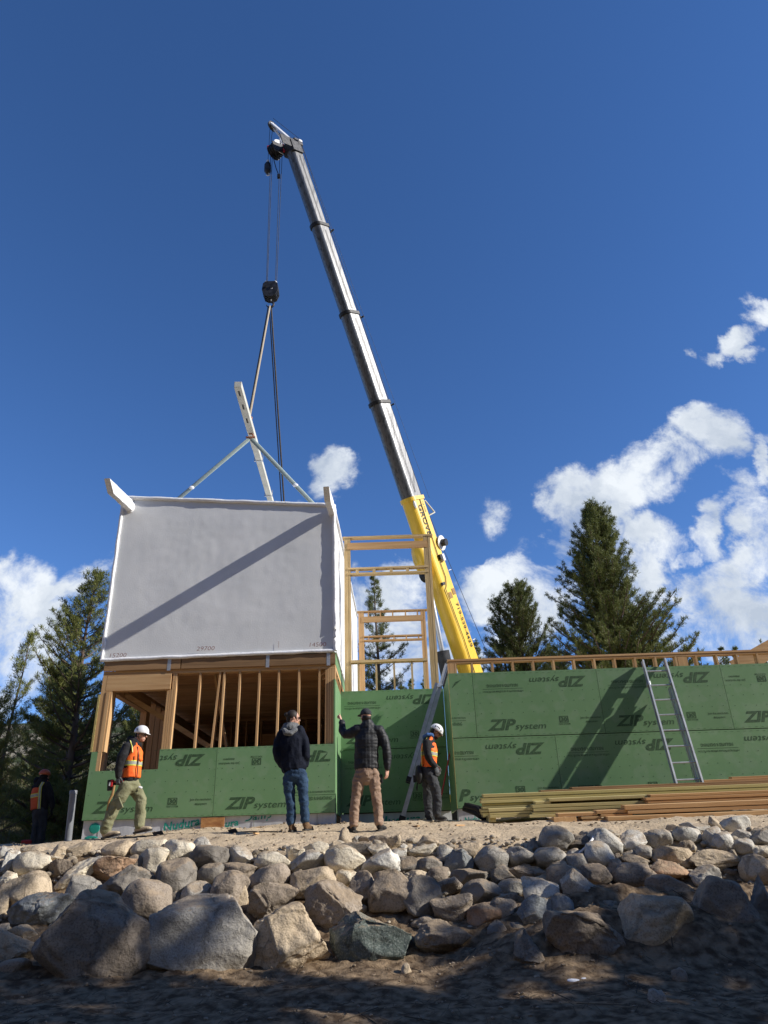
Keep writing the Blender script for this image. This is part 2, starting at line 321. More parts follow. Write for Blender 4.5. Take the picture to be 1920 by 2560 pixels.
gob = npmesh('ground', V, F, ground_mat(), None, (0, 0, 0), True); tag(gob, 'bare tan dirt terrace above a rock bank with dark soil at its foot', kind='structure')
# loose stones and twigs nobody could count
def scatter_mat(): return mat('loose_gravel', (.16, .12, .08), (.34, .27, .19), .9, .8, contrast=(.3, .7))
ico = bmesh.new(); bmesh.ops.create_icosphere(ico, subdivisions=1, radius=1); iv = np.array([v.co[:] for v in ico.verts]); ifc = np.array([[v.index for v in f.verts] for f in ico.faces]); ico.free()
Vs = []; Fs = []; o = 0
for i in range(5200):
    r0 = random.random()
    if r0 < .42: x = random.uniform(-7, 7.4); y = random.uniform(10.1, 14)
    elif r0 < .75: x = random.uniform(-6, 6.5); y = random.uniform(6.4, 8.9)
    else: x = random.uniform(-6.6, 7); y = random.uniform(8.7, 10.3)
    if y > 13.3: x = random.uniform(-5, 1)
    r = (.006+.022*random.random()**5)*(1. if y > 9.5 else .8); q = iv*(r*random.uniform(.7, 1.4), r*random.uniform(.7, 1.4), r*random.uniform(.5, .9))
    q = q+rng.normal(0, r*.12, q.shape); z = ground(x, y)+soil_bank(x, y)
    Vs.append(q+(x, y, z+r*.25)); Fs.append(ifc+o); o += len(iv)
tag(npmesh('gravel', np.concatenate(Vs), np.concatenate(Fs), scatter_mat()), 'small loose stones and clods strewn over the dirt', kind='stuff')
Vs = []; Fs = []; o = 0
ico = bmesh.new(); bmesh.ops.create_icosphere(ico, subdivisions=2, radius=1); iv2 = np.array([v.co[:] for v in ico.verts]); if2 = np.array([[v.index for v in f.verts] for f in ico.faces]); ico.free()
for i in range(1500):
    x = random.uniform(-6.6, 7.2); y = random.triangular(8.55, 10.7, 10.1); r = .016+.05*random.random()**2.2; q = iv2.copy()
    for k in range(6):
        n = rng.normal(0, 1, 3); n /= np.linalg.norm(n); dd = q@n-random.uniform(.6, .85); q = q-np.outer(np.maximum(dd, 0), n)
    q = q*(r*random.uniform(.8, 1.5), r*random.uniform(.8, 1.3), r*random.uniform(.6, 1)); Vs.append(q+(x, y-.03, ground(x, y)+r*.35)); Fs.append(if2+o); o += len(iv2)
tag(npmesh('rubble', np.concatenate(Vs), np.concatenate(Fs), mat('rubble', (.17, .135, .095), (.44, .38, .29), .9, 3., contrast=(.35, .65))), 'small broken stones packed in the dirt between the rocks', kind='stuff')
Vs = []; Fs = []; o = 0
for i in range(2600):
    x = random.uniform(-6.2, 6.8); y = random.uniform(6.3, 9.3) if random.random() < .85 else random.uniform(9.3, 11)
    L_ = random.uniform(.03, .10) if random.random() < .975 else random.uniform(.15, .4); a = random.uniform(0, math.pi); w = .0012+.001*random.random()+(L_ > .12)*.002
    p0 = np.array((x-math.cos(a)*L_/2, y-math.sin(a)*L_/2, 0)); p1 = np.array((x+math.cos(a)*L_/2, y+math.sin(a)*L_/2, 0))
    p0[2] = ground(p0[0], p0[1])+soil_bank(p0[0], p0[1])+.006; p1[2] = ground(p1[0], p1[1])+soil_bank(p1[0], p1[1])+.006+random.uniform(0, .02)
    n_ = np.array((-math.sin(a)*w, math.cos(a)*w, 0)); u = np.array((0, 0, w*1.6))
    Vs.append(np.array([p0-n_, p0+n_, p0+u, p1-n_, p1+n_, p1+u])); Fs.append(np.array([(0, 1, 4, 3), (1, 2, 5, 4), (2, 0, 3, 5)])+o); o += 6
tag(npmesh('needle_litter', np.concatenate(Vs), np.concatenate(Fs), mat('litter', (.03, .022, .016), (.11, .08, .05), .9, 3)), 'dry needles and twigs littering the dark soil', kind='stuff')
# ---------------------------------------------------------------- rocks: (cx, cy, w, h, tilt, tone, shape) per sheet (origin x, origin y, scale)
RS = [((0, 2040, 2.592), """
30 252 95 90 0 pale r;75 300 112 150 0 pale a;232 242 225 75 -4 tan f;215 317 255 150 4 cream r;382 256 92 104 0 tan r;503 236 175 84 18 tan r;397 350 150 130 40 brown a
512 378 345 128 38 cream f;768 226 200 105 6 tan r;975 216 235 96 6 cream r;1000 292 174 150 0 cream r;1163 241 182 132 0 cream r;730 344 310 150 22 rusty a;1180 163 58 36 0 brown r
1318 206 135 104 0 pale a;1357 277 255 160 8 dark_grey r;1500 214 110 46 0 tan f;1558 262 174 106 0 pale a;60 427 130 112 0 cream a;180 492 256 222 4 tan r;880 320 110 110 30 brown r
835 462 372 210 28 dark_grey a;1147 404 246 212 0 dark_grey r;1365 380 176 118 24 dark_grey r;1530 362 254 112 6 brown f;536 512 232 214 10 grey a;940 594 322 318 0 brown r;1127 540 98 108 0 dark_grey a
1270 515 188 140 12 grey r;1492 488 224 208 0 brown r;12 590 92 236 0 tan r;250 620 430 220 26 blue-grey a;152 762 225 92 -8 tan f;622 818 770 560 -8 brown B;1345 806 700 530 -6 grey B
112 875 240 190 0 tan a;15 758 84 96 0 grey r;90 985 200 90 6 brown r"""),
((600, 2040, 2.44), """
204 278 222 104 0 cream r;335 231 112 92 0 cream a;467 205 146 78 -4 cream a;406 283 212 108 10 pale a;586 181 68 46 0 tan r;642 131 82 100 0 tan S;709 147 54 40 0 grey a;756 141 62 34 0 brown a
841 147 114 48 -6 brown f;716 199 184 78 4 dark_grey f;935 160 84 94 -8 tan a;995 190 52 44 0 pale a;850 216 124 74 0 cream a;961 236 112 62 -4 pale r;638 283 234 146 -8 cream r;860 299 226 134 10 pale a
1150 168 128 62 -4 tan r;1112 225 184 72 4 cream f;1251 233 108 92 0 pale r;1408 212 134 78 0 tan f;1332 276 168 142 0 blue-grey a;1536 272 190 138 0 grey r;1034 302 138 90 0 dark_grey a
1161 306 150 96 0 dark_grey r;170 397 276 156 14 brown r;446 415 272 176 6 tan r;646 377 134 82 0 cream r;752 434 146 148 0 brown a;865 387 126 90 24 brown a;903 470 256 222 22 brown a;1080 377 114 72 0 tan r
1211 361 134 82 0 brown r;1400 368 256 96 6 dark_grey a;1602 362 140 100 10 dark_grey f;14 478 84 164 0 tan r;200 535 326 214 14 brown a;562 552 356 272 -8 brown a;303 782 492 442 0 tan D
792 782 492 322 -4 green-grey G;1105 502 226 224 0 dark_grey a;1287 562 236 160 -6 brown a;1277 436 164 90 0 brown a;1470 472 226 132 4 dark_grey f;1620 446 86 84 0 grey a;1592 506 176 48 2 grey f
1530 596 266 138 -4 rusty f;1115 656 136 64 10 brown r;1232 740 330 196 4 brown a;1572 722 116 144 0 dark_grey a;1015 953 58 84 0 tan r;985 842 66 52 -20 brown r"""),
((1240, 1980, 2.44), """
148 396 158 98 0 grey r;366 290 192 126 -6 grey r;228 331 78 72 0 dark_grey a;325 396 194 102 0 grey r;516 316 140 88 10 dark_grey a;566 272 64 52 0 grey r;481 386 96 64 8 grey r;672 312 204 128 -24 pale r
829 301 158 122 0 pale a;631 397 172 146 -14 pale r;503 441 142 98 -14 grey r;386 456 114 60 0 tan r;984 292 158 104 0 grey r;741 403 48 52 0 brown r;1079 226 84 62 -20 tan a;1062 262 50 44 0 tan r
1166 270 154 82 -4 pale r;1214 227 170 58 -4 pale f;1255 205 80 26 0 grey f;1336 199 80 66 -14 tan a;1319 280 118 112 0 pale r;1388 305 128 112 0 pale C;1462 213 156 98 0 pale a;1495 269 130 60 4 grey a
1587 250 98 54 0 grey f;1507 333 124 80 -10 pale r;1622 290 122 90 4 grey r;1622 364 122 64 0 cream r;164 500 336 92 4 brown f;724 470 98 98 0 brown r;414 536 204 150 8 brown r;275 545 114 50 0 tan f
852 424 184 54 -4 brown f;909 370 114 74 0 grey r;1005 355 54 32 0 tan r;1166 336 114 62 0 brown a;818 386 92 40 10 grey f;1080 402 228 96 -4 tan f;1357 411 358 118 4 tan f;1046 476 220 104 0 rusty a
1271 511 174 112 -4 grey a;1606 482 204 152 -18 tan r;846 512 264 142 0 brown r;606 520 166 132 0 brown a;96 586 154 86 0 grey r;265 620 212 152 -14 pale a;524 612 200 226 32 grey a;786 626 332 88 -2 dark_grey f
1068 616 304 172 -10 brown a;60 655 186 66 0 brown f;48 740 166 142 0 brown r;258 756 244 184 -10 blue-grey a;422 736 184 152 -14 blue-grey r;686 750 204 138 0 dark_grey a;972 812 436 322 4 tan H;540 896 466 312 0 brown K
186 976 184 220 10 brown a;112 852 156 84 0 dark_grey r;26 872 92 124 0 brown r;1398 742 410 366 0 brown M;1640 742 150 372 0 dark_grey a;986 1266 92 94 0 grey N;1114 1132 88 92 0 brown r;250 1146 54 44 0 tan r;1425 491 72 36 0 brown a""")]
SPECIAL = {'grey B': ('huge pale grey boulder with a smooth sloping top, largest of the bank', 'the huge pale boulder'),
 'brown B': ('huge brown angular boulder at the foot of the bank on the left', 'the huge brown boulder'),
 'tan D': ('large tan-brown boulder with dirt on its crown, beside the huge pale boulder', 'the dirt-crowned boulder'),
 'green-grey G': ('large green-grey speckled boulder at the foot of the bank in the middle', 'the green-grey boulder'),
 'tan H': ('large domed tan-grey boulder low on the right half of the bank', 'the domed boulder'),
 'brown K': ('large brown boulder with a broken overhanging front, left of the domed boulder', 'the broken-fronted boulder'),
 'brown M': ('largest boulder at the right edge, dark brown and half buried in soil', 'the half-buried boulder'),
 'tan S': ('tan egg-shaped stone standing upright on the crest between the two men', 'the upright egg stone'),
 'pale C': ('pale cone-shaped stone near the right end of the top course', 'the cone stone'),
 'grey N': ('small grey block-shaped stone lying alone on the dark soil', 'the lone block stone')}
def rock_mesh(w, d, h, shape, seed, big):
    bm = bmesh.new(); bmesh.ops.create_icosphere(bm, subdivisions=5 if big else 4, radius=1.); R_ = random.Random(seed)
    ang = shape in 'afBKDGN'; pl = []
    if ang:
        for i in range(R_.randint(10, 16)):
            n = Vector((R_.gauss(0, 1), R_.gauss(0, 1), R_.gauss(0, 1))).normalized(); pl.append((n, R_.uniform(.50, .74)))
    if shape == 'N': pl = [(Vector(n).normalized(), .72) for n in ((1, .1, .1), (-1, 0, .1), (.1, -1, 0), (0, .1, 1), (0, 1, 0), (.5, -.5, .8))]
    off = Vector((seed*3.1 % 97, seed*1.7 % 53, seed*.9 % 31)); pw = .86 if not ang else .94
    asym = R_.uniform(-.18, .18); fa2 = 0. if shape == 'B' else .8 if ang else .35; fa = .5 if ang else 1.
    if not ang:
        for i in range(7):
            n = Vector((R_.gauss(0, 1), R_.gauss(0, 1), R_.gauss(0, 1))).normalized(); pl.append((n, R_.uniform(.74, .90)))
    for v in bm.verts:
        p = v.co.copy(); n0 = p.normalized()
        p = Vector([math.copysign(abs(c)**pw, c) for c in p])
        for n, dd in pl:
            k = p.dot(n)-dd
            if k > 0: p -= n*k*(.98 if ang else .9)
        p.z *= 1+asym*p.x; p *= 1+.15*noise.noise(n0*1.1+off)+.06*noise.noise(n0*2.6+off)
        p += n0*(.034*noise.noise(n0*5+off)+fa2*(.05-abs(noise.noise(n0*3.3+off*1.7))*.13)+.018*noise.noise(n0*11+off)+(.010*noise.noise(n0*24+off) if big else 0))
        if shape == 'S' or shape == 'C': p.x *= 1-.33*p.z; p.y *= 1-.2*p.z
        v.co = (p.x*w/2, p.y*d/2, p.z*h/2)
    xs = [v.co.x for v in bm.verts]; zs = [v.co.z for v in bm.verts]
    fx = w/(max(xs)-min(xs)); fz = h/(max(zs)-min(zs)); mx = (max(xs)+min(xs))/2; mz = (max(zs)+min(zs))/2
    for v in bm.verts: v.co.x = (v.co.x-mx)*fx; v.co.z = (v.co.z-mz)*fz
    for f in bm.faces: f.smooth = True
    me = bpy.data.meshes.new('rock'); bm.to_mesh(me); bm.free(); return me
rocks = []; seed = 0
for (ox, oy, s), txt in RS:
    for e in txt.replace('\n', ';').split(';'):
        e = e.split()
        if len(e) < 7: continue
        seed += 1; cx, cy, w, h, tl = map(float, e[:5]); tone = e[5].replace('_', ' '); shp = e[6]
        px, py = ox+cx/s, oy+cy/s; pw, ph = w/s, h/s
        yb = min(hit(px, py+ph*.32).y, 10.75); p = at(px, py, yb); dep = p.dot(FW); k = dep/FPX; W, H = pw*k*(1.12 if pw*k < .5 else 1.04), ph*k*(1.2 if pw*k < .5 else 1.06)
        if shp == 'f' and tl > 30: pass
        D = min(max(W, H)*.8, min(W, H)*1.15, .85)
        me = rock_mesh(W, D, H, shp, seed, W > .6); me.materials.append(ROCK[tone])
        ob = bpy.data.objects.new('boulder' if W > .75 else 'rock', me); C.objects.link(ob)
        q = p-ray(px, py).normalized()*min(D*.12, .08)
        ob.location = q
        # lean with the bank, tilt in the plane of the face
        ob.rotation_euler = (rad(-14), -rad(tl)+rad(1.5), rad(random.Random(seed).uniform(-8, 8)))
        rocks.append(dict(o=ob, px=px, py=py, w=pw, h=ph, tone=tone, shp=shp, key=tone+' '+shp, W=W))
marks = [(r['px'], r['py'], SPECIAL[r['key']][1]) for r in rocks if r['key'] in SPECIAL]
marks += [(265, 2110, 'the walking worker'), (745, 2090, 'the navy-jacketed man'), (1075, 2085, 'the edge-on ladder'), (1430, 2075, 'the lumber block'), (1780, 2055, 'the right lumber pile'), (100, 2120, 'the far worker'), (480, 2110, 'the orange foundation board')]
def dirn(dx, dy):
    v = 'above' if dy < 0 else 'below'; h = 'right' if dx > 0 else 'left'
    if abs(dx) > 2.2*abs(dy): return h+' of'
    if abs(dy) > 2.2*abs(dx): return v
    return v+' and '+h+' of'
from collections import defaultdict
bk = defaultdict(list); ORD = ['', 'first', 'second', 'third', 'fourth', 'fifth', 'sixth', 'seventh', 'eighth', 'ninth', 'tenth']
for r in rocks:
    if r['key'] in SPECIAL: r['label'] = SPECIAL[r['key']][0]; continue
    sz = 'tiny' if r['w'] < 28 else 'small' if r['w'] < 55 else 'medium' if r['w'] < 95 else 'large'
    a = r['w']/r['h']; sh = {'r': 'rounded', 'a': 'angular', 'f': 'flat'}[r['shp']]
    if a > 1.7 and r['shp'] == 'r': sh = 'oval'
    mk = min(marks, key=lambda m: (m[0]-r['px'])**2+2*(m[1]-r['py'])**2)
    r['label'] = f"{sz} {r['tone']} {sh} rock {dirn(r['px']-mk[0], r['py']-mk[1])} {mk[2]}"; bk[r['label']].append(r)
for lb, rr in bk.items():
    if len(rr) > 1:
        rr.sort(key=lambda r: r['px'])
        for i, r in enumerate(rr): r['label'] = lb+', '+ORD[i+1]+' from the left'
for r in rocks: tag(r['o'], r['label'], 'boulder' if r['W'] > .75 else 'rock', 'rocks of the dry-stacked bank')
# ---------------------------------------------------------------- house under construction
YF = 14.0; XL, XR, XW, YR = -5.68, -1.065, 1.165, 15.6; ZB, ZT = .755, 3.215
def panel_print(mb, x0, z0, y, lo, hi, bottom='A', top='B', vis=None, H=1.22, W=2.44, ex=(1, 0, 0), dots=True):
    """printing of one 2.44 x 1.22 m sheet whose lower left corner is x0,z0; lo..hi = visible x range"""
    ex = Vector(ex); o = Vector((x0, y, z0)); zc = vis or (z0, z0+H)
    def ok(p):
        u = (p-o).dot(ex); return lo <= u <= hi and zc[0]+.012 <= p.z <= zc[1]-.012
    def row(kind, flip):
        X = -ex if flip else ex; Z = Vector((0, 0, -1 if flip else 1)); O = o+ex*W+Vector((0, 0, H)) if flip else o
        P = lambda u, v: O+X*(u*W)+Z*(v*H)
        put_text(mb, 'ZIP', P(.088, .105), X, Z, .225*W, .155*H, .28, .035, ok); put_text(mb, 'system', P(.305, .105), X, Z, .24*W, .095*H, .22, .0, ok)
        put_text(mb, 'o', P(.552, .20), X, Z, .008*W, .012*H, 0, .01, ok)
        if kind == 'A':
            c = P(.69, .235); 
            for du, dv, wu, wv in ((0, .044, .034, .004), (0, -.044, .034, .004), (-.032, 0, .003, .044), (.032, 0, .003, .044)):
                q = c+X*(du*W)+Z*(dv*H)
                if ok(q): mb.add([q-X*wu*W-Z*wv*H, q+X*wu*W-Z*wv*H, q+X*wu*W+Z*wv*H, q-X*wu*W+Z*wv*H], [(0, 1, 2, 3)])
            put_text(mb, '30', P(.665, .205), X, Z, .05*W, .06*H, 0, .03, ok); put_text(mb, 'YEAR SYSTEM', P(.645, .15), X, Z, .09*W, .026*H, 0, .01, ok)
            put_text(mb, 'Join the revolution.', P(.82, .235), X, Z, .165*W, .032*H, 0, .015, ok); put_text(mb, '#zipsystem', P(.86, .175), X, Z, .09*W, .03*H, 0, .015, ok)
        else:
            put_text(mb, 'WATER-RESISTIVE & AIR BARRIER PROTECTION', P(.60, .29), X, Z, .32*W, .026*H, 0, .012, ok)
            put_text(mb, 'INSULATED R-SHEATHING', P(.64, .19), X, Z, .25*W, .045*H, 0, .02, ok)
            q = P(.76, .262)
            for k in range(12):
                c = P(.605+k*.0265, .262)
                if ok(c): mb.add([c-Z*.003, c+X*.026*W-Z*.003, c+X*.026*W+Z*.003, c+Z*.003], [(0, 1, 2, 3)])
    if bottom: row(bottom, False)
    if top: row(top, True)
    R_ = random.Random(int(x0*100+z0*17))
    if dots:
        for v in (.68, .52, .36):
            for k in range(12):
                c = o+ex*(.12+k*.2+R_.uniform(-.01, .01))+Vector((0, 0, v*H+R_.uniform(-.008, .008))); r = .0085
                if ok(c): mb.add([c+ex*(r*math.cos(a))+Vector((0, 0, r*math.sin(a))) for a in [math.pi*j/3 for j in range(6)]], [tuple(range(6))])
        for v in (.025, .975):
            for k in range(20):
                c = o+ex*(.03+k*.122)+Vector((0, 0, v*H))
                if ok(c): mb.add([c, c+ex*.05, c+ex*.05+Vector((0, 0, .004)), c+Vector((0, 0, .004))], [(0, 1, 2, 3)])
        for u in (.012, .988):
            for k in range(8):
                c = o+ex*(u*W)+Vector((0, 0, .08+k*.15+R_.uniform(-.02, .02)))
                if ok(c): mb.add([c, c+ex*.012, c+ex*.012+Vector((0, 0, .008)), c+Vector((0, 0, .008))], [(0, 1, 2, 3)])
    # mirror winding so that printing faces the viewer is irrelevant: material is two-sided
def sheet(parent, x0, x1, z0, z1, y, px0, pz0, bottom='A', top='B', outline=None, th=.03, n=0):
    """one sheet of sheathing on a wall facing -y, visible part x0..x1, z0..z1 of the full sheet at px0,pz0"""
    mb = MB()
    if outline:
        k = len(outline); vs = [(x, y, z) for x, z in outline]+[(x, y+th, z) for x, z in outline]
        mb.add(vs, [tuple(range(k)), tuple(range(k, 2*k))[::-1]]+[(i, i+k, (i+1) % k+k, (i+1) % k) for i in range(k)])
    else: mb.box(x0, x1, y, y+th, z0, z1)
    s = mb.build('sheathing_panel', M['zip'], parent); 
    pm = MB(); panel_print(pm, px0, pz0, y-.0025, x0-px0+.012, x1-px0-.012, bottom, top, (z0, z1))
    pm.build('printing', M['print'], s); return s
# ---- right wall
rw = empty('sheathed_wall', ((XW+8.9)/2, YF, ZB), 'long green sheathed wall with an open stud parapet on top, behind the lumber', 'wall')
g = .007
MB().box(XW+.06, 8.9, YF+.034, YF+.17, ZB-.01, ZT).build('wall_core', M['seam'], rw)
xs = [-.81, 1.63, 4.07, 6.51, 8.95]
for i in range(4):
    a, b = max(XW, xs[i]), min(8.9, xs[i+1]); sheet(rw, a+(g/2 if i else 0), b-g/2, 1.985+g, ZT, YF, xs[i], 1.985, 'A' if i != 0 else 'B', 'B' if i < 3 else 'A')
xs = [.66, 3.10, 5.54, 7.98]
for i in range(4):
    a, b = max(XW, xs[i]), min(8.9, xs[i]+2.44); sheet(rw, a+(g/2 if i else 0), b-g/2, ZB, 1.985-g, YF, xs[i], ZB, 'A', 'A' if i > 5 else ('B' if i != 0 else 'B'))
# the lower left sheet in the photograph carries its upper logo further left: own print row kept by sheet offset
MB().box(XW-.006, XW+.0, YF-.001, YF+.05, ZB, ZT).build('sheathing_edge', M['zipedge'], rw)
MB().box(XW-.004, XW+.0, YF+.052, YR-.1, ZB, ZT).build('return_sheathing', M['zip'], rw)
mb = MB(); mb.box(XW, XW+.03, YF+.034, YR-.002, ZB, ZT); s = mb.build('return_sheathing', M['zip'], rw)
pt = MB(); pt.box(XW+.03, 8.9, YF+.03, YF+.17, ZT+.205, ZT+.243); pt.build('top_plate', WD['x'], rw)
pt = MB(); pt.box(XW+.0, 8.9, YF+.02, YF+.17, ZT+.246, ZT+.284); pt.build('top_plate', WD['x'], rw)
MB().box(XW+.002, XW+.13, YF+.032, YF+.168, ZT+.002, ZT+.205).build('corner_post', WD['z'], rw)
x = XW+.17; k = 0
for x in [XW+.137]+[1.63+i*.405 for i in range(18)]:
    MB().box(x, x+.038, YF+.032, YF+.168, ZT+.002, ZT+.204).build('stud', WD['z'], rw)
MB().box(5.73, 5.92, YF+.034, YF+.12, ZT+.001, ZT+.204).build('blocking', WD2['z'], rw)
# framing of the room beyond the parapet, right end
rf = empty('roof_framing', (8.6, 15.2, 3.2), 'orange sloping rafters beyond the far right end of the parapet', 'framing')
for i, (a, b) in enumerate((((7.25, 15.0, 3.42), (8.6, 15.0, 4.05)), ((7.6, 15.6, 3.4), (8.9, 15.6, 4.0)))):
    MB().bar(a, b, .05, .2).build('rafter', WD2['x'], rf)
MB().bar((8.05, 14.6, 3.2), (8.05, 14.6, 3.75), .14, .1).build('post', WD2['z'], rf)
# ---- recessed wall
cw = empty('recessed_wall', (0, YR, .81), 'green sheathed wall recessed between the framed room and the long wall, half in shadow', 'wall')
MB().box(XR+.04, XW-.002, YR+.034, YR+.17, .80, 3.26).build('wall_core', M['seam'], cw)
sheet(cw, XR+.002, XW-.01, 2.045+g, 3.265, YR, XR-.12, 2.045, 'A', 'B'); sheet(cw, XR+.002, XW-.01, .82, 2.045-g, YR, XR-.12, .825, 'A', 'B')
# ---- foundations
def foundation(x0, x1, y, z0, z1, label, texts, seams):
    f = empty('foundation', ((x0+x1)/2, y, z0), label, 'foundation'); n = 60; m_ = 8
    V = []; F = []
    for j in range(m_+1):
        for i in range(n+1):
            xx = x0+(x1-x0)*i/n; zz = z0+(z1-z0)*j/m_; V.append((xx, y-.006+.010*noise.noise(Vector((xx*4, zz*7, y))), zz))
    for j in range(m_):
        for i in range(n): F.append((j*(n+1)+i, j*(n+1)+i+1, (j+1)*(n+1)+i+1, (j+1)*(n+1)+i))
    mb = MB(); mb.add(V, F, True); mb.box(x0, x1, y+.02, y+.25, z0, z1); mb.build('film', M['foil'], f)
    if texts:
        tb = MB()
        for s, x, z, w, h, sh in texts: put_text(tb, s, (x, y-.02, z), Vector((math.cos(sh), 0, math.sin(sh))), Vector((-math.sin(sh), 0, math.cos(sh))), w, h, .15, .02, lambda p: z0 < p.z < z1-.004)
        tb.build('printing', M['teal'], f)
    sb = MB()
    for x in seams: sb.box(x, x+.008, y-.022, y-.016, z0, z1)
    sb.build('seam', M['silver'], f); return f
fl = foundation(XL+.02, XR, YF+.05, .1, .75, 'pale film-wrapped foundation strip with teal lettering under the framed room', [('Nudura', -4.18, .53, .66, .14, .14), ('nudura.com', -3.98, .49, .5, .035, .3), ('ura', -3.06, .57, .24, .11, .1), ('Damp', -2.72, .655, .5, .12, .1)], [XL+.35, -4.42, -3.42, -2.55, -1.95, -1.4])
tb = MB(); tb.ell((XL+.24, YF+.03, .62), (.10, 0, 0), (0, .004, 0), (0, 0, .09), 12, 6); tb.ell((XL+.2, YF+.03, .46), (.12, 0, 0), (0, .004, 0), (0, 0, .035), 12, 6); tb.build('emblem', M['teal'], fl)
MB().box(-3.5, -3.08, YF-.01, YF+.02, .50, .735).build('patch_board', M['crust'], fl)
foundation(XR-.0, XW+.01, YR+.05, .1, .80, 'shaded film-wrapped foundation strip under the recessed wall', [('Nudura', -.35, .55, .9, .18, .05)], [.2, .7])
foundation(XW+.01, 8.9, YF+.05, .1, .75, 'film-wrapped foundation strip behind the lumber under the long wall', [('Nudura', XW+.12, .5, .35, .1, .1)], [2.2, 3.6])
# ---- framed room
fr = empty('framed_room', ((XL+XR)/2, YF, ZB), 'open stud-framed room with green sheathing below and a big window opening, under the white module', 'room framing')
zs = 1.955; zw = at(300, 1926, YF).z; xw0 = at(238, 1925, YF).x; xw1 = at(397, 1900, YF).x; xseam = at(537, 1960, YF).x; zl = at(230, 1880, YF).z
sheet(fr, XL, xseam-g/2, ZB, zs, YF, xseam-2.44, ZB-.01, 'A', None, [(XL, ZB), (xseam-g/2, ZB), (xseam-g/2, zs), (xw1, zs), (xw1, zw), (xw0, zw), (xw0, zl), (XL, zl)])
pm = MB(); panel_print(pm, xseam-2.44, ZB-.01, YF-.0028, xw1-(xseam-2.44)+.01, 2.43, None, 'B', (ZB, zs), dots=False); pm.build('printing', M['print'], fr)
sheet(fr, xseam+g/2, XR, ZB, zs, YF, xseam, ZB-.01, 'B', 'A')
MB().box(xseam-.02, xseam+.02, YF+.033, YF+.06, ZB, zs-.01).build('seam_backing', M['seam'], fr)
Y0, Y1 = YF+.034, YF+.17
zp0 = 3.40; rim0, rim1 = 3.475, 3.72
for z in (zp0, zp0+.04): MB().box(XL, XR-.002, Y0, Y1, z, z+.0375).build('top_plate', WD['x'], fr)
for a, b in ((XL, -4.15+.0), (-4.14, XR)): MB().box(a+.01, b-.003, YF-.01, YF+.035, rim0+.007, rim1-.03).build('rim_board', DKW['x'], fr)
xh1 = at(427, 1700, YF).x
hz0, hz1 = at(340, 1725, YF).z, zp0-.003
MB().box(XL+.10, xh1, YF+.01, Y1, hz0, hz1).build('header', WD['x'], fr)
MB().box(XL+.01, XL+.098, YF+.012, Y1, zl+.0, hz1).build('corner_post', WD['z'], fr)
MB().box(XL+.10, XL+.10+.13, YF+.012, Y1, zl, hz0-.003).build('corner_post', WD['z'], fr)
MB().box(XL-.03, XL+.006, YF+.0, Y1, zl+.002, 3.02).build('edge_strip', M['zipedge'], fr)
MB().box(xw0+.002, xw0+.075, YF+.002, YF+.03, zw-.03, hz0-.02).build('jamb_board', WD['z'], fr)
for x in (xw1+.01, xw1+.055, xw1+.10, xw1+.145): MB().box(x, x+.038, Y0, Y1, ZB+.05, hz0-.003 if x < xw1+.09 else hz1).build('stud', WD['z'], fr)
stx = [at(px, py, YF).x for px, py in ((484, 1870), (519, 1869), (547, 1868), (588, 1866), (639, 1864), (690, 1862), (743, 1859), (796, 1857))]
for i, x in enumerate(stx):
    if i == 1: MB().bar((x-.0, Y0+.07, ZB+.04), (x+.13, Y0+.07, hz1), .136, .036).build('stud', WD['z'], fr)
    else: MB().box(x-.019, x+.019, Y0, Y1, ZB+.04, hz1).build('stud', WD['z'], fr)
for x in (XR-.20, XR-.158, XR-.115, XR-.072): MB().box(x, x+.038 if x < XR-.1 else XR-.003, Y0, Y1, ZB+.04, hz1).build('stud', WD['z'], fr)
# side wall facing the recess
YB = 25.8
MB().box(XR-.03, XR, YF+.002, YR+.0, ZB, ZT-.03).build('return_sheathing', M['zip'], fr)
for i, y in enumerate((14.35, 14.75, 15.15, 15.5)): MB().box(XR-.12, XR-.004, y, y+.038, ZT-.028, hz1).build('stud', WD['z'], fr)
MB().box(XR-.14, XR-.001, Y1+.004, YB, zp0, zp0+.078).build('side_plate', WD['y'], fr)
MB().box(XR-.03, XR+.002, YF+.02, YB, rim0+.006, rim1-.032).build('side_rim', M['zip'], fr)
# deck over the room, ceiling joists, interior studs, floor
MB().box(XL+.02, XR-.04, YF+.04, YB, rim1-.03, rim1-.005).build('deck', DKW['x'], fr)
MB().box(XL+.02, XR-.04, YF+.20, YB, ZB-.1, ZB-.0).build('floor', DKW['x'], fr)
for i in range(28):
    y = YF+.55+i*.405; MB().box(XL+.03, XR-.05, y, y+.038, rim0+.006, rim1-.034).build('joist', JST['x'], fr)
def inner_wall(y, xs_, z1=3.39, m=JST):
    for x in xs_: MB().box(x, x+.038, y, y+.14, ZB+.04, z1).build('stud', m['z'], fr)
    MB().box(XL+.2, XR-.2, y, y+.14, z1+.003, z1+.075).build('top_plate', m['x'], fr)
inner_wall(YB-.3, np.arange(XL+.3, XR-.3, .41)); inner_wall(19.6, [-4.3, -3.9, -3.5, -2.7, -2.3, -1.9, -1.5])
MB().box(-3.45, -2.7, 19.62, 19.74, 2.75, 3.05).build('header', JST['x'], fr)
for z in (1.95,): MB().box(-4.3, XR-.2, 19.58, 19.60, z, z+.09).build('blocking', JST['x'], fr)
for y in np.arange(16.6, YB, .41): MB().box(XL+.01, XL+.15, y, y+.038, ZB+.04, zp0-.003).build('stud', JST['z'], fr)
MB().box(XL+.01, XL+.15, YF+.2, YB, zp0, zp0+.07).build('side_plate', JST['y'], fr)
MB().box(XL+.01, XL+.15, 14.2, 16.6, 3.12, 3.398).build('header', JST['y'], fr)
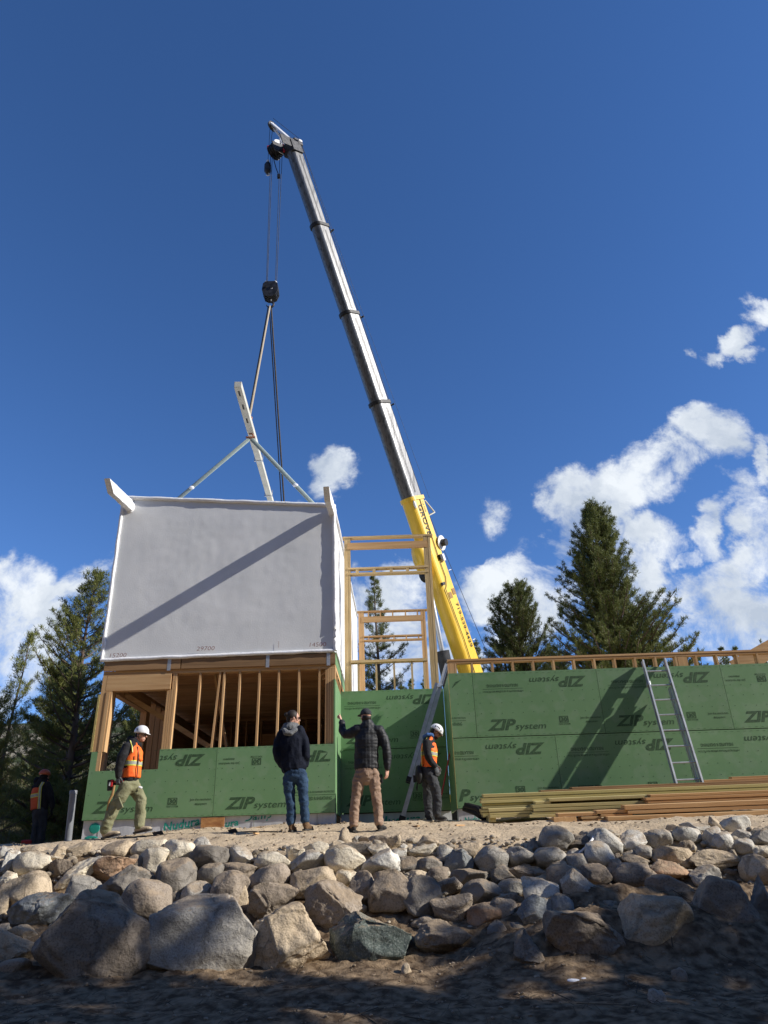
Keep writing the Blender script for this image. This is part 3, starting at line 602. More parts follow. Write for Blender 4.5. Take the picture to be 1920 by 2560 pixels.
for y in (14.3, 16.40): MB().box(XL+.012, XL+.15, y, y+.15, ZB+.04, 3.118).build('side_post', JST['z'], fr)
MB().box(XL+.012, XL+.15, 14.46, 16.39, ZB+.02, 1.55).build('sill_wall', M['zip'], fr)
for y in np.arange(16.2, YB, .42): MB().box(XR-.15, XR-.04, y, y+.038, ZB+.04, zp0-.003).build('stud', JST['z'], fr)
MB().box(XL+.2, XR-.2, YB-.1, YB-.07, ZB, 3.4).build('added_rear_sheathing', JST['x'], fr)  # back closure added to keep light out of the room
MB().box(XL+.152, XL+.17, 18.2, YB-.4, ZB, 3.4).build('added_side_sheathing', JST['y'], fr)  # left side closed as well, added to darken the interior
MB().box(XR-.035, XR-.01, 16.2, YB, ZB, 3.39).build('added_side_sheathing', M['zip'], fr)  # right side closure, likewise added against stray light
MB().bar(at(306, 1732, 14.9), at(532, 1872, 14.9), .04, .1).build('brace', WD['x'], fr)
MB().bar(at(537, 1684, 14.5), at(566, 1868, 14.8), .09, .04).build('brace', WD['z'], fr)
for px, py in ((422, 1669), (669, 1655), (821, 1647)):
    p = at(px, py, YF-.012); MB().box(p.x-.035, p.x+.035, YF-.0125, YF-.0105, zp0+.05, rim1-.02).build('strap_tie', M['steel'], fr)
# ---- two tall window frames standing on the walls
def frame(Y, xl0, xl1, xr0, xr1, ztop, zbot, mt, label, yd=.14):
    f = empty('window_frame', ((xl0+xr1)/2, Y, zbot), label, 'wall framing', 'tall window frames above the recessed wall')
    a = (xl1-xl0)/3
    for i in range(3): MB().box(xl0+a*i, xl0+a*(i+1)-.002, Y+(.0 if i != 1 else .003), Y+yd, zbot, ztop-.042).build('post', mt['z'], f)
    a = (xr1-xr0)/3
    for i in range(3): MB().box(xr0+a*i, xr0+a*(i+1)-.002, Y+(.0 if i != 1 else .003), Y+yd, zbot, ztop-.042).build('post', mt['z'], f)
    MB().box(xl0-.04, xr1+.06, Y-.01, Y+yd, ztop-.04, ztop).build('top_plate', mt['x'], f)
    return f
def zat(px, py, Y): return at(px, py, Y).z
def xat(px, py, Y): return at(px, py, Y).x
Yq = YR+.03
ff = frame(Yq, xat(861, 1500, Yq), xat(877, 1500, Yq), xat(1067, 1500, Yq), xat(1085, 1500, Yq), zat(860, 1345, Yq)+.03, 3.27, LSL, 'large front window frame of pale strand lumber above the recessed green wall')
x0, x1 = xat(869, 1400, Yq), xat(1070, 1400, Yq)
def across(f, m, Y, name, z0, z1, a, b, y0=-.012, y1=.05): MB().box(a, b, Y+y0, Y+y1, z0, z1).build(name, m, f)
across(ff, WD2['x'], Yq, 'header', zat(870, 1374, Yq), zat(870, 1360, Yq)+.02, x0, x1)
z1_ = zat(870, 1421, Yq); z2_ = zat(870, 1434, Yq)
for z in (z1_, z2_): across(ff, LSL['x'], Yq, 'plate', z-.03, z+.012, x0, x1, -.012, .13)
for px in (893, 935, 978, 1019): x = xat(px, 1425, Yq); across(ff, LSL['z'], Yq, 'block', z2_+.013, z1_-.031, x-.035, x+.035, -.008, .12)
zs_ = zat(960, 1650, Yq)
xa, xb = xat(877, 1655, Yq), xat(1068, 1655, Yq)
across(ff, LSL['x'], Yq, 'sill', zs_-.045, zs_+.012, xa, xb, -.02, .14)
for px in (896, 941, 986, 1031, 1062): x = xat(px, 1690, Yq); across(ff, LSL['z'], Yq, 'cripple_stud', 3.27, zs_-.047, x-.02, x+.02, .0, .135)
Yb = 21.1
fb = frame(Yb, xat(897, 1620, Yb), xat(911, 1620, Yb), xat(1056, 1620, Yb), xat(1068, 1620, Yb), zat(896, 1530, Yb)+.03, 3.27, WD2, 'smaller-looking rear window frame of orange lumber seen through the front one')
x0, x1 = xat(905, 1560, Yb), xat(1058, 1560, Yb)
across(fb, WD2['x'], Yb, 'header', zat(905, 1556, Yb), zat(905, 1543, Yb)+.01, x0, x1)
zt_ = zat(905, 1543, Yb)+.013
for px in (921, 951, 982, 1014, 1044): x = xat(px, 1540, Yb); across(fb, WD2['z'], Yb, 'block', zt_, zat(896, 1530, Yb)-.012, x-.02, x+.02, 0, .12)
z1_ = zat(905, 1591, Yb); z2_ = zat(905, 1601, Yb)
for z in (z1_, z2_): across(fb, WD2['x'], Yb, 'plate', z-.03, z+.012, x0, x1, -.012, .13)
for px in (922, 953, 985, 1016, 1047): x = xat(px, 1596, Yb); across(fb, WD2['z'], Yb, 'block', z2_+.013, z1_-.031, x-.02, x+.02, -.004, .12)
# ---- white wrapped module
mod = empty('wrapped_module', (-3.43, YF, 3.64), 'large white-wrapped building module being lowered onto the framed room', 'building module')
BL, BR, TR_, TL = Vector((-5.74, YF-.0, 3.70)), Vector((-1.083, YF, 3.745)), Vector((-1.12, YF, 7.0)), Vector((-5.78, YF, 7.36)); YE = 25.0
rt_ = at(898, 1540, YE); dzr = rt_.z-TR_.z
BK = [p+Vector((0, YE-YF, 0)) for p in (BL, BR, TR_, TL)]; BK[2].z += dzr; BK[3].z += dzr
mb = MB()
def grid(a, b, c, d, n, m_, amp, nrm, sc=1.5):
    V = []; F = []; nrm = Vector(nrm)
    for j in range(m_+1):
        for i in range(n+1):
            u, v = i/n, j/m_; p = (a*(1-u)+b*u)*(1-v)+(d*(1-u)+c*u)*v
            e = min(1, 6*min(u, 1-u))*min(1, 6*min(v, 1-v))
            w = amp*e*(noise.noise(p*sc)+.18*noise.noise(Vector((p.x*9, p.y*3, p.z*2.2)))+.35*noise.noise(p*6)); V.append(p+nrm*w)
    for j in range(m_):
        for i in range(n): F.append((j*(n+1)+i, j*(n+1)+i+1, (j+1)*(n+1)+i+1, (j+1)*(n+1)+i))
    mb.add(V, F, True)
grid(BL, BR, TR_, TL, 110, 90, .006, (0, -1, 0))
grid(BR, BK[1], BK[2], TR_, 90, 30, .02, (1, 0, 0)); grid(BK[0], BL, TL, BK[3], 20, 10, .01, (-1, 0, 0)); grid(BK[1], BK[0], BK[3], BK[2], 10, 10, .01, (0, 1, 0))
grid(TL, TR_, BK[2], BK[3], 10, 20, .01, (0, 0, 1)); grid(BK[0], BK[1], BR, BL, 10, 10, .0, (0, 0, -1))
mb.build('wrap', M['wrap'], mod)
def roll(a, b, r, seed_, sag=.0):
    n = 70; pts = []; rr = []
    for i in range(n+1):
        t = i/n; p = a.lerp(b, t); p = p+Vector((noise.noise(Vector((t*9, seed_, 1))), noise.noise(Vector((t*9, seed_, 5))), noise.noise(Vector((t*13, seed_, 9)))))*r*.25
        k = 1+.16*noise.noise(Vector((t*14, seed_, 3)))+.16*noise.noise(Vector((t*60, seed_, 3))); pts.append(p); rr.append((r*k, r*k*.8))
    MB().sweep(pts, rr, (0, 0, 1), 9, False).build('edge_roll', M['roll'], mod)
o_ = Vector((0, -.02, 0))
roll(BL+o_+Vector((-.02, 0, .0)), BR+o_+Vector((.0, 0, .0)), .036, 1); roll(TL+o_, TR_+o_, .042, 2); roll(BL+o_+Vector((.0, 0, .0)), TL+o_, .034, 3); roll(BR+o_+Vector((.02, 0, 0)), TR_+o_+Vector((.02, 0, 0)), .045, 4)
roll(TR_+Vector((.02, 0, 0)), BK[2]+Vector((.02, 0, 0)), .04, 6); roll(BR+Vector((.02, .1, .02)), BK[1], .035, 7)
for i, (xc, pt_, pb_) in enumerate(((-5.60, at(272, 1215, 12.98), None), (-1.14, at(817, 1235, 12.98), None))):
    zt = 7.24 if i == 0 else 6.98; z0_ = pt_.z
    mb = MB(); n = 10
    a = Vector((pt_.x, 12.98, z0_)); b = Vector((xc, YF+.02, zt-.10))
    t_ = (b-a).normalized(); up_ = Vector((0, 0, 1)); up_ = (up_-t_*up_.z).normalized()
    pts = [a.lerp(b, k/n) for k in range(n+1)]; V_ = []; F_ = []
    ring = [(-.058, -.155), (-.050, -.168), (.050, -.168), (.058, -.155), (.058, .155), (.048, .168), (-.048, .168), (-.058, .155)]
    for k, p in enumerate(pts):
        for u, v in ring:
            q = p+Vector((1, 0, 0))*u*1.1+up_*v; q += Vector((noise.noise(q*14), 0, noise.noise(q*11)))*.008; V_.append(q)
    for k in range(n):
        for j in range(8): F_.append((k*8+j, k*8+(j+1) % 8, (k+1)*8+(j+1) % 8, (k+1)*8+j))
    F_ += [tuple(range(8))[::-1], tuple(n*8+j for j in range(8))]
    mb.add(V_, F_); mb.ell(b+Vector((0, -.02, -.02)), (.10, 0, 0), (0, .05, 0), (0, 0, .15), 12, 8); mb.build('outrigger', M['roll'], mod, bevel=.006)
tb = MB()
for s, px, py, w in (('15200', 274, 1644, .33), ('29700', 491, 1627, .36), ('14500', 774, 1617, .33)):
    p = at(px, py, YF-.04); tb = MB(); put_text(tb, s, p, (1, 0, .01), (0, 0, 1), w, .085, .1, -.010); tb.build('marking', M['pen'], mod)
tb = MB(); tb.box(-2.21, -2.205, YF-.021, YF-.019, 3.84, 3.97); tb.build('marking', M['pen'], mod)
# ---------------------------------------------------------------- crane behind the house
def solve_t(a, b, py):
    lo, hi = -1.0, 1.4
    for _ in range(50):
        m_ = (lo+hi)/2
        if proj(a.lerp(b, m_))[1] > py: lo = m_
        else: hi = m_
    return (lo+hi)/2
CA, CB = at(1166, 1660, 26.8), at(738, 395, 20.0)
cax = (CB-CA).normalized(); clat = Vector((cax.y, -cax.x, 0)).normalized()
if clat.y > 0: clat = -clat          # lateral axis, towards the viewer
cup = clat.cross(cax); 
if cup.z < 0: cup = -cup
crane = empty('mobile_crane', (CA.x+1.2, CA.y+2, ground(6, 33, False)), 'yellow mobile crane with a long telescoping black and white boom behind the house', 'crane')
def ushape(W, H, n=14):
    r = W/2; pts = [(r*.92, H/2), (r, H/2-.05), (r, -H/2+r*.9)]
    for k in range(1, n): a = math.pi*k/n; pts.append((r*math.cos(a), -H/2+r*.9-r*.9*math.sin(a)))
    return pts+[(-r, -H/2+r*.9), (-r, H/2-.05), (-r*.92, H/2)]
def section(name, t0, t1, W, H, m, W1=None, H1=None, cap=True):
    mb = MB(); a = CA.lerp(CB, t0); b = CA.lerp(CB, t1); s0 = ushape(W, H); s1 = ushape(W1 or W, H1 or H); k = len(s0)
    V_ = [a+clat*u+cup*v for u, v in s0]+[b+clat*u+cup*v for u, v in s1]
    F_ = [(j, (j+1) % k, (j+1) % k+k, j+k) for j in range(k)]+[tuple(range(k))[::-1], tuple(range(k, 2*k))]
    return mb.add(V_, F_).build(name, m, crane)
tm = [solve_t(CA, CB, y) for y in (1250, 1013, 790, 570, 385)]
tb0 = -.32
section('base_boom', tb0, tm[0], .64, .95, M['yellow'], .62, .86)
dims = [(.57, .80), (.53, .74), (.49, .69), (.45, .64)]
for i, (w, h) in enumerate(dims):
    section('boom_section', tm[i]-(.0 if i else .02), tm[i+1], w, h, M['boom'])
    if i < 3:
        t = tm[i+1]; section('collar', t-.001, t+.005, w+.08, h+.09, M['black'])
        p = CA.lerp(CB, t)+cup*(h/2+.10)
        mb = MB(); mb.obox(p, cax*.03, clat*.10, cup*.10); mb.sweep([p+cup*.08+clat*.1, p+cup*.28+clat*.1], [.022]); mb.sweep([p+cup*.30+clat*.16, p+cup*.30-clat*.16], [.035]); mb.build('rope_guide', M['iron'], crane)
section('mouth_ring', tm[0]-.004, tm[0]+.003, .70, .95, M['yellow'])
# stripes in the sides of the sections: long stiffening bars
for i, (w, h) in enumerate(dims):
    a, b = CA.lerp(CB, tm[i]+.01), CA.lerp(CB, tm[i+1]-.01)
    for v in (h*.02, h*.10): MB().bar(a+clat*(w/2+.003)+cup*v, b+clat*(w/2+.003)+cup*v, .008, .014, clat).build('side_rail', M['iron'], crane)
# lettering along the near flat side of the base section
tb = MB()
def side_text(s, py, v, length, capk, flip=False, bold=.01, half=.315):
    t = solve_t(CA, CB, py); p = CA.lerp(CB, t)+clat*(half+.012)+cup*v
    put_text(tb, s, p, -cax, cup, length, capk, 0, bold)
side_text('GROVE', 1268, -.12, 1.25, .25, bold=.012); side_text('110 TON', 1262, .22, .42, .075); side_text('719-539-4429', 1515, .17, 1.75, .15, bold=.012, half=.325)

tb.build('lettering', M['black'], crane)
def side_pt(py, v, out=.335): return CA.lerp(CB, solve_t(CA, CB, py))+clat*out+cup*v
cb = MB(); cb.tube([side_pt(1255, .12, .33), side_pt(1290, .10, .33), side_pt(1325, .08, .335), side_pt(1400, .04, .34), side_pt(1450, .06, .34), side_pt(1470, -.10, .345), side_pt(1475, -.20, .345), side_pt(1520, -.17, .345), side_pt(1600, -.12, .35), side_pt(1690, -.16, .35)], .014); cb.build('hydraulic_hose', M['black'], crane)
for py, v in ((1493, .02), (1487, .30)): p = side_pt(py, v, .325); MB().obox(p, cax*.12, clat*.006, cup*.10).build('warning_plate', M['leather'], crane)
p = side_pt(1403, .27, .37); MB().obox(p, cax*.14, clat*.06, cup*.07).build('lamp_box', M['whitep'], crane, bevel=.01)
p = side_pt(1400, .12, .37); MB().obox(p, cax*.10, clat*.05, cup*.06).build('valve_block', M['black'], crane, bevel=.01)
p = side_pt(1462, -.28, .36); MB().obox(p, cax*.06, clat*.05, cup*.08).build('valve_block', M['iron'], crane, bevel=.01)
for py, v in ((1436, .46), (1612, .48)): a = side_pt(py, v, .3); MB().sweep([a, a+cup*.18], [.015]).build('peg', M['whitep'], crane)
mb = MB(); mb.ell(side_pt(1266, -.28, .30), clat*.05, cax*.17, cup*.05); mb.build('grab_handle', M['whitep'], crane)
# cable reel on the top edge
rp = side_pt(1368, .56, .28); ra = (clat*.9+Vector((1, 0, 0))*.25-Vector((0, 0, .1))).normalized()
mb = MB(); mb.cyl(rp-ra*.20, rp-ra*.16, .30, 20); mb.cyl(rp-ra*.16, rp+ra*.04, .22, 20); mb.build('cable_reel', M['black'], crane)
mb = MB(); mb.cyl(rp+ra*.04, rp+ra*.075, .30, 20); mb.build('reel_flange', M['whitep'], crane)
mb = MB(); mb.cyl(rp+ra*.08, rp+ra*.27, .14, 16); mb.build('reel_motor', M['iron'], crane)
# rope bracket near the mouth
a = side_pt(1262, .45, .2); b = a+cup*.18+cax*.05; c = side_pt(1292, 1.0, .2); d = side_pt(1298, .42, .2)
mb = MB()
for off in (0, -.4): o = clat*off; mb.sweep([a+o, b+o, c+o], [.028]); mb.sweep([c+o, d+o], [.024])
mb.sweep([c, c-clat*.4], [.03]); mb.build('rope_bracket', M['beamp'], crane)
# lift cylinder
la, lb = side_pt(1425, -.56, 0), at(1114, 1725, 25.6)
k = (lb-la); lc = at(1107, 1636, 25.8)
mb = MB(); mb.sweep([la, lc], [.09], n=16); mb.build('cylinder_rod', M['steel'], crane)
mb = MB(); mb.sweep([lc, lc+(lc-la).normalized()*6.5], [.23], n=18, cap=False); mb.sweep([lc-(lc-la).normalized()*.12, lc+(lc-la).normalized()*.25], [.26], n=18, cap=False); mb.build('cylinder_barrel', M['dgrey'], crane)
mb = MB(); q = side_pt(1392, -.62, 0); mb.ell(q, cax*.75, clat*.34, cup*.30); mb.ell(la, cax*.25, clat*.2, cup*.22); mb.build('cylinder_bracket', M['yellow'], crane)
mb = MB(); q = side_pt(1430, -.72, 0); mb.ell(q, cax*.3, clat*.25, cup*.16); mb.build('cylinder_pin', M['black'], crane)
# superstructure and carrier (behind the walls)
gz = ground(6, 34, False); pv = CA.lerp(CB, tb0)
mb = MB(); mb.box(pv.x-.9, pv.x+2.6, pv.y-1.1, pv.y+1.1, gz+1.3, gz+2.4); mb.build('superstructure', M['yellow'], crane, bevel=.05)
mb = MB(); mb.box(pv.x+2.6, pv.x+3.6, pv.y-1.3, pv.y+1.3, gz+1.2, gz+2.3); mb.build('counterweight', M['dgrey'], crane, bevel=.05)
mb = MB(); mb.box(pv.x-5, pv.x+4, pv.y-1.25, pv.y+1.25, gz+.75, gz+1.3); mb.build('carrier', M['yellow'], crane, bevel=.04)
for wx in (-4, -2.6, 1.4, 2.8):
    for sy in (-1.3, 1.0): MB().cyl((pv.x+wx, pv.y+sy, gz+.55), (pv.x+wx, pv.y+sy+.35, gz+.55), .55, 20).build('wheel', M['black'], crane)
# boom head
hd = CA.lerp(CB, tm[4]); fw_ = (cax*1.0); 
mb = MB(); dn = -cup
mb.obox(hd+cax*.18, cax*.24, clat*.30, cup*.30)
for sy in (-.24, .24): mb.obox(hd+cax*.30+dn*.42+clat*sy, cax*.22, clat*.02, cup*.42)
mb.build('boom_head', M['iron'], crane, bevel=.02)
sp = at(693, 374, 20.0)
for i, dy in enumerate((-.21, -.105, 0, .105, .21)):
    c = sp-clat*dy; mb = MB(); mb.cyl(c-clat*.018, c+clat*.018, .30, 22); mb.cyl(c-clat*.045, c-clat*.019, .33, 22); mb.build('sheave', M['whitep'] if i == 0 else M['iron'], crane)
MB().obox(at(709, 352, 19.8), (at(716, 360, 19.8)-at(700, 342, 19.8)).normalized()*.26, clat*.03, (at(720, 340, 19.8)-at(709, 352, 19.8)).normalized()*.16).build('side_plate', M['whitep'], crane, bevel=.02)
# auxiliary nose arm
a, m1, b = at(745, 366, 19.85), at(712, 336, 19.95), at(684, 312, 20.05)
mb = MB(); mb.sweep([a, a.lerp(m1, .5), m1, b], [(.06, .11), (.05, .12), (.05, .13), (.05, .19)], clat, 12); mb.sweep([a-clat*.22, m1-clat*.22, b-clat*.1], [(.05, .10)], clat, 10); mb.build('auxiliary_nose', M['whitep'], crane)
nsh = at(682, 316, 20.1); mb = MB(); mb.cyl(nsh-clat*.05, nsh+clat*.03, .24, 22); mb.build('nose_sheave', M['iron'], crane); mb = MB(); mb.cyl(nsh+clat*.035, nsh+clat*.05, .16, 18); mb.build('sheave_cover', M['whitep'], crane)
mb = MB(); mb.obox(at(745, 362, 19.9), cax*.10, clat*.16, cup*.13); mb.obox(at(735, 355, 19.9), cax*.04, clat*.2, cup*.16); mb.build('head_bracket', M['iron'], crane, bevel=.01)
mb = MB(); mb.obox(at(750, 353, 19.8), cax*.05, clat*.05, cup*.09); mb.obox(at(746, 372, 19.8), cax*.09, clat*.05, cup*.07); mb.build('floodlight', M['whitep'], crane, bevel=.01)
mb = MB(); mb.sweep([at(708, 362, 19.8), at(709, 376, 19.8)], [.035]); mb.ell(at(710, 377, 19.8), (.06, 0, 0), (0, .04, 0), (0, 0, .10)); mb.build('limit_switch', M['red'], crane)
mb = MB(); mb.tube([at(684, 381, 20), at(683, 392, 20), at(686, 405, 20), at(690, 420, 20), at(696, 436, 20)], .018); mb.obox(at(697, 441, 20), (.06, 0, 0), (0, .05, 0), (0, 0, .09)); mb.build('switch_weight', M['black'], crane)
# hoist rope along the boom top
wr = MB(); q0 = at(754, 362, 19.9); wr.tube([q0, side_pt(1262, .80, .0), side_pt(1368, .95, .05), at(1265, 1745, 28.5)], .011, 6); wr.build('hoist_rope', M['iron'], crane)
wr = MB(); q0 = at(754, 360, 19.8); wr.tube([q0, side_pt(1255, .98, .2)], .006, 6); wr.build('hoist_rope', M['iron'], crane)
wr = MB(); wr.tube([at(683, 296, 20.0), at(755, 352, 19.9)], .009, 6); wr.build('hoist_rope', M['iron'], crane)
for (ax_, ay_), (bx_, by_) in (((677, 384), (666, 706)), ((681, 384), (668.5, 706)), ((700, 386), (688.5, 706)), ((705.5, 386), (691.5, 706))):
    wr = MB(); wr.tube([at(ax_, ay_, 20), at(bx_, by_, 20)], .011, 6); wr.build('hoist_rope', M['iron'], crane)
wr = MB(); wr.tube([at(675, 318, 20.1), at(672, 370, 20.1), at(670, 400, 20.1)], .010, 6); wr.tube([at(682, 320, 20.1), at(678, 350, 20.0), at(676, 384, 20)], .010, 6); wr.build('hoist_rope', M['iron'], crane)
# auxiliary ball hook, main block, hook
ah = empty('headache_ball', at(669.5, 424, 20.1), 'small dark overhaul ball with a hook hanging beside the boom head', 'hook')
mb = MB(); mb.sweep([at(670, 402, 20.1), at(669.5, 407, 20.1)], [.06]); mb.build('swivel', M['whitep'], ah)
mb = MB(); mb.sweep([at(670, 409, 20.1), at(669.5, 413, 20.1), at(669.3, 428, 20.1), at(669, 431, 20.1)], [.10, .14, .145, .10], n=14); mb.build('ball_weight', M['iron'], ah)
def hook(mb, c, r, th):
    mb.sweep([c+Vector((r*math.sin(a), 0, r*math.cos(a))) for a in [i*.42 for i in range(-1, 12)]], [th]*9+[th*.8, th*.7, th*.5, th*.35], (0, 1, 0), 8)
mb = MB(); hook(mb, at(669.5, 436, 20.1), .07, .022); mb.build('hook', M['whitep'], ah)
mb = MB(); mb.box(*(lambda p: (p.x-.09, p.x+.05, p.y-.05, p.y+.05, p.z-.1, p.z+.08))(at(673, 369, 20.0))); mb.build('rope_socket', M['red'], crane, bevel=.02)
hb = empty('hook_block', at(677, 745, 20), 'black hook block hanging on four rope falls above the spreader beam', 'hook block')
c = at(677, 727, 20); 
mb = MB()
for dy in (-.17, -.06, .06, .17):
    ring = [(-.27, .20), (-.18, .30), (.18, .30), (.27, .20), (.30, -.1), (.22, -.34), (.08, -.42), (-.08, -.42), (-.22, -.34), (-.30, -.1)]
    k = len(ring); V_ = [c+Vector((u, dy-.02, v)) for u, v in ring]+[c+Vector((u, dy+.02, v)) for u, v in ring]
    mb.add(V_, [tuple(range(k)), tuple(range(k, 2*k))[::-1]]+[(i, i+k, (i+1) % k+k, (i+1) % k) for i in range(k)])
mb.build('side_plates', M['iron'], hb, bevel=.008)
mb = MB(); mb.cyl(c+Vector((0, -.15, .08)), c+Vector((0, .15, .08)), .25, 20); mb.cyl(c+Vector((-.17, -.22, .02)), c+Vector((-.17, .22, .02)), .05, 10); mb.cyl(c+Vector((.05, -.22, .0)), c+Vector((.05, .22, .0)), .06, 10); mb.build('sheave', M['black'], hb)
for sx in (-1, 1): MB().ell(c+Vector((sx*.17, -.05, .30)), (.08, 0, 0), (0, .14, 0), (0, 0, .05)).build('sheave_guard', M['whitep'], hb)
mb = MB(); mb.sweep([c+Vector((0, 0, -.40)), c+Vector((0, 0, -.52))], [.06]); hook(mb, c+Vector((0, 0, -.66)), .13, .04); mb.build('hook', M['iron'], hb)
MB().box(c.x+.02, c.x+.10, c.y-.196, c.y-.192, c.z-.08, c.z-.02).build('label_plate', M['whitep'], hb)
# spreader beam and rigging
hk = c+Vector((0, 0, -.74))
nb, zb_ = at(594.5, 961, 13.5), 0
fbx = at(684, 1300, 21.5); fbx.z = nb.z+.0
far = nb+(fbx-nb)*(12.0/(fbx-nb).length); far.x = nb.x+(at(678, 1254, 19.6).x-nb.x)*(12/6.1); far.z = nb.z
bd = (far-nb).normalized(); bs = Vector((0, 0, 1)).cross(bd).normalized()
sb = empty('spreader_beam', nb.lerp(far, .5), 'pale steel spreader beam slung level between the hook and the module', 'spreader beam')
def onb(y): return nb+(far-nb)*((y-nb.y)/(far.y-nb.y))
mb = MB(); mb.bar(nb+bd*.001, onb(16.3), .17, .16, bs); mb.build('beam', M['beamp'], sb, bevel=.008); mb = MB(); mb.bar(onb(16.3), far, .155, .15, bs); mb.build('beam', M['beamp'], sb, bevel=.008)
mb = MB()
for y in (13.75, 14.3, 14.9): p = onb(y)+Vector((0, 0, -.0815)); mb.obox(p, bd*.10, bs*.02, (0, 0, .003))
mb.build('slot', M['black'], sb)
for y in (16.9, 19.0): p = onb(y); mb = MB(); mb.bar(p-bs*.12-Vector((0, 0, .09)), p+bs*.12-Vector((0, 0, .09)), .03, .015, bd); mb.bar(p-bs*.11-Vector((0, 0, .09)), p-bs*.11+Vector((0, 0, .12)), .02, .02, bd); mb.bar(p+bs*.11-Vector((0, 0, .09)), p+bs*.11+Vector((0, 0, .16)), .02, .02, bd); mb.build('clamp', M['steel'], sb)
mb = MB(); p = onb(15.5)+Vector((0, 0, -.16)); hook(mb, p, .07, .02); mb.cyl(p-bs*.12+Vector((0, 0, -.03)), p+bs*.12+Vector((0, 0, -.03)), .025, 8); mb.build('shackle', M['rust'], sb)
mb = MB(); p2 = onb(15.1)+Vector((.02, 0, .12)); hook(mb, p2, .06, .018); mb.build('shackle', M['rust'], sb)
mb = MB(); p3 = onb(23.7)+Vector((0, 0, .12)); hook(mb, p3, .06, .018); mb.build('shackle', M['rust'], sb)
def sling(name, a, b, r, m, lab, cat='sling', grp=None, o=None):
    mb = MB(); mb.sweep([a, a.lerp(b, .5)+Vector((0, 0, -.03)), b], [r], (0, 1, 0), 8); return tag(mb.build(name, m), lab, cat, grp)
sling('lifting_sling', hk, p2+Vector((0, 0, .08)), (.045, .03), M['sling'], 'tan webbing sling from the hook down to the near end of the spreader beam')
sling('lifting_sling', hk+Vector((-.07, .03, 0)), p2+Vector((-.04, .05, .08)), (.03, .02), M['dsling'], 'dark webbing sling running just left of the tan sling')
sling('lifting_sling', hk+Vector((.04, .02, 0)), p3+Vector((.05, 0, .1)), (.035, .03), M['dsling'], 'black sling dropping behind the module, right-hand strand of two', grp='black slings to the far beam end')
sling('lifting_sling', hk+Vector((-.03, .02, 0)), p3+Vector((-.05, 0, .1)), (.028, .02), M['dsling'], 'black sling dropping behind the module, left-hand strand of two', grp='black slings to the far beam end')
for px, py, xe, lab in ((445, 1248, -5.6, 'pale green strap from the beam down to the left roof edge of the module'), (781, 1258, -1.2, 'pale green strap from the beam down to the right roof edge of the module')):
    a = p+Vector((0, 0, -.05)); b = at(px, py, 15.5); dd = b-a; b2 = a+dd*((xe-a.x)/dd.x)
    mb = MB(); mb.sweep([a, a.lerp(b2, .5), b2], [(.012, .055)], (0, 1, 0), 8); ob = mb.build('lifting_strap', M['strap']); tag(ob, lab, 'strap', 'pale green lifting straps')
    m_ = a.lerp(b2, .62 if xe < -3 else .55); MB().ell(m_, (.07, 0, 0), (0, .04, 0), (0, 0, .05)).build('sewn_tag', M['roll'], ob)
for xe in (-5.6, -1.2):
    a = onb(23.7)+Vector((0, 0, -.16)); mb = MB(); mb.sweep([a, Vector((xe, 23.7, 7.6))], [(.012, .055)], (0, 1, 0), 8); tag(mb.build('lifting_strap', M['strap']), 'pale green strap at the hidden far end of the module', 'strap', 'pale green lifting straps')
# ---------------------------------------------------------------- ladders
def ladder(label, bl, br, tl, tr, over, n=9, th=.075, w=.03, rs=.305):
    L_ = empty('extension_ladder', (bl+br)*.5, label, 'ladder'); ln = (tl-bl).length; t = (tl-bl).normalized(); s = (br-bl).normalized(); nrm = s.cross(t).normalized()
    for a, b in ((bl, tl), (br, tr)):
        mb = MB(); mb.bar(a, b, w*.35, th, s); mb.bar(a+nrm*(th/2), b+nrm*(th/2), w, .006, s); mb.bar(a-nrm*(th/2), b-nrm*(th/2), w, .006, s); mb.build('rail', M['alu'], L_)
    k = rs*.5; i = 0
    while k < ln-.05:
        a = bl+t*k; b = br+t*k; mb = MB(); mb.sweep([a, b], [(.016, .014)], t, 8, False, False); mb.build('rung', M['alu'], L_); k += rs
    # second, sliding section
    a0, a1 = over; off = nrm*(-th-.012)
    for a, b, sg in ((bl, tl, 1), (br, tr, -1)):
        q0, q1 = a.lerp(b, a0)+off+s*sg*.035, a.lerp(b, a1)+off+s*sg*.035; mb = MB(); mb.bar(q0, q1, w*.35, th*.9, s); mb.bar(q0+nrm*(th*.45), q1+nrm*(th*.45), w*.9, .006, s); mb.bar(q0-nrm*(th*.45), q1-nrm*(th*.45), w*.9, .006, s); mb.build('fly_rail', M['alu'], L_)
        mb = MB(); mb.obox(q0+t*.05, s*.03, nrm*.05, t*.05); mb.build('rung_lock', M['black'], L_, bevel=.005)
        mb = MB(); mb.obox(a+t*.04, s*.025, nrm*.06, t*.05); mb.build('foot', M['black'], L_, bevel=.005)
        mb = MB(); mb.obox(b-t*.5-nrm*.02, s*.028, nrm*.05, t*.04); mb.build('guide_bracket', M['steel'], L_, bevel=.004)
    return L_
bl, br = at(1697, 1985, 13.17), at(1763, 1981, 13.17); tl, tr = at(1606, 1652, 13.93), at(1661, 1648, 13.93)
t = (tl-bl).normalized(); zf = .62; bl = bl+t*((zf-bl.z)/t.z); br = br+t*((zf-br.z)/t.z)
ladder('aluminium extension ladder facing the camera, leaning on the long green wall', bl, br, tl, tr, (.02, .80), th=.095)
b0 = at(1004, 2052, 14.55); t0_ = at(1117, 1660, 14.9); b0.z = max(b0.z, ground(b0.x, b0.y)); dl = Vector((0, .40, 0))
ladder('aluminium ladder seen edge-on in the shaded recess behind the head-down worker', b0, b0+dl, t0_, t0_+dl, (.22, .86))
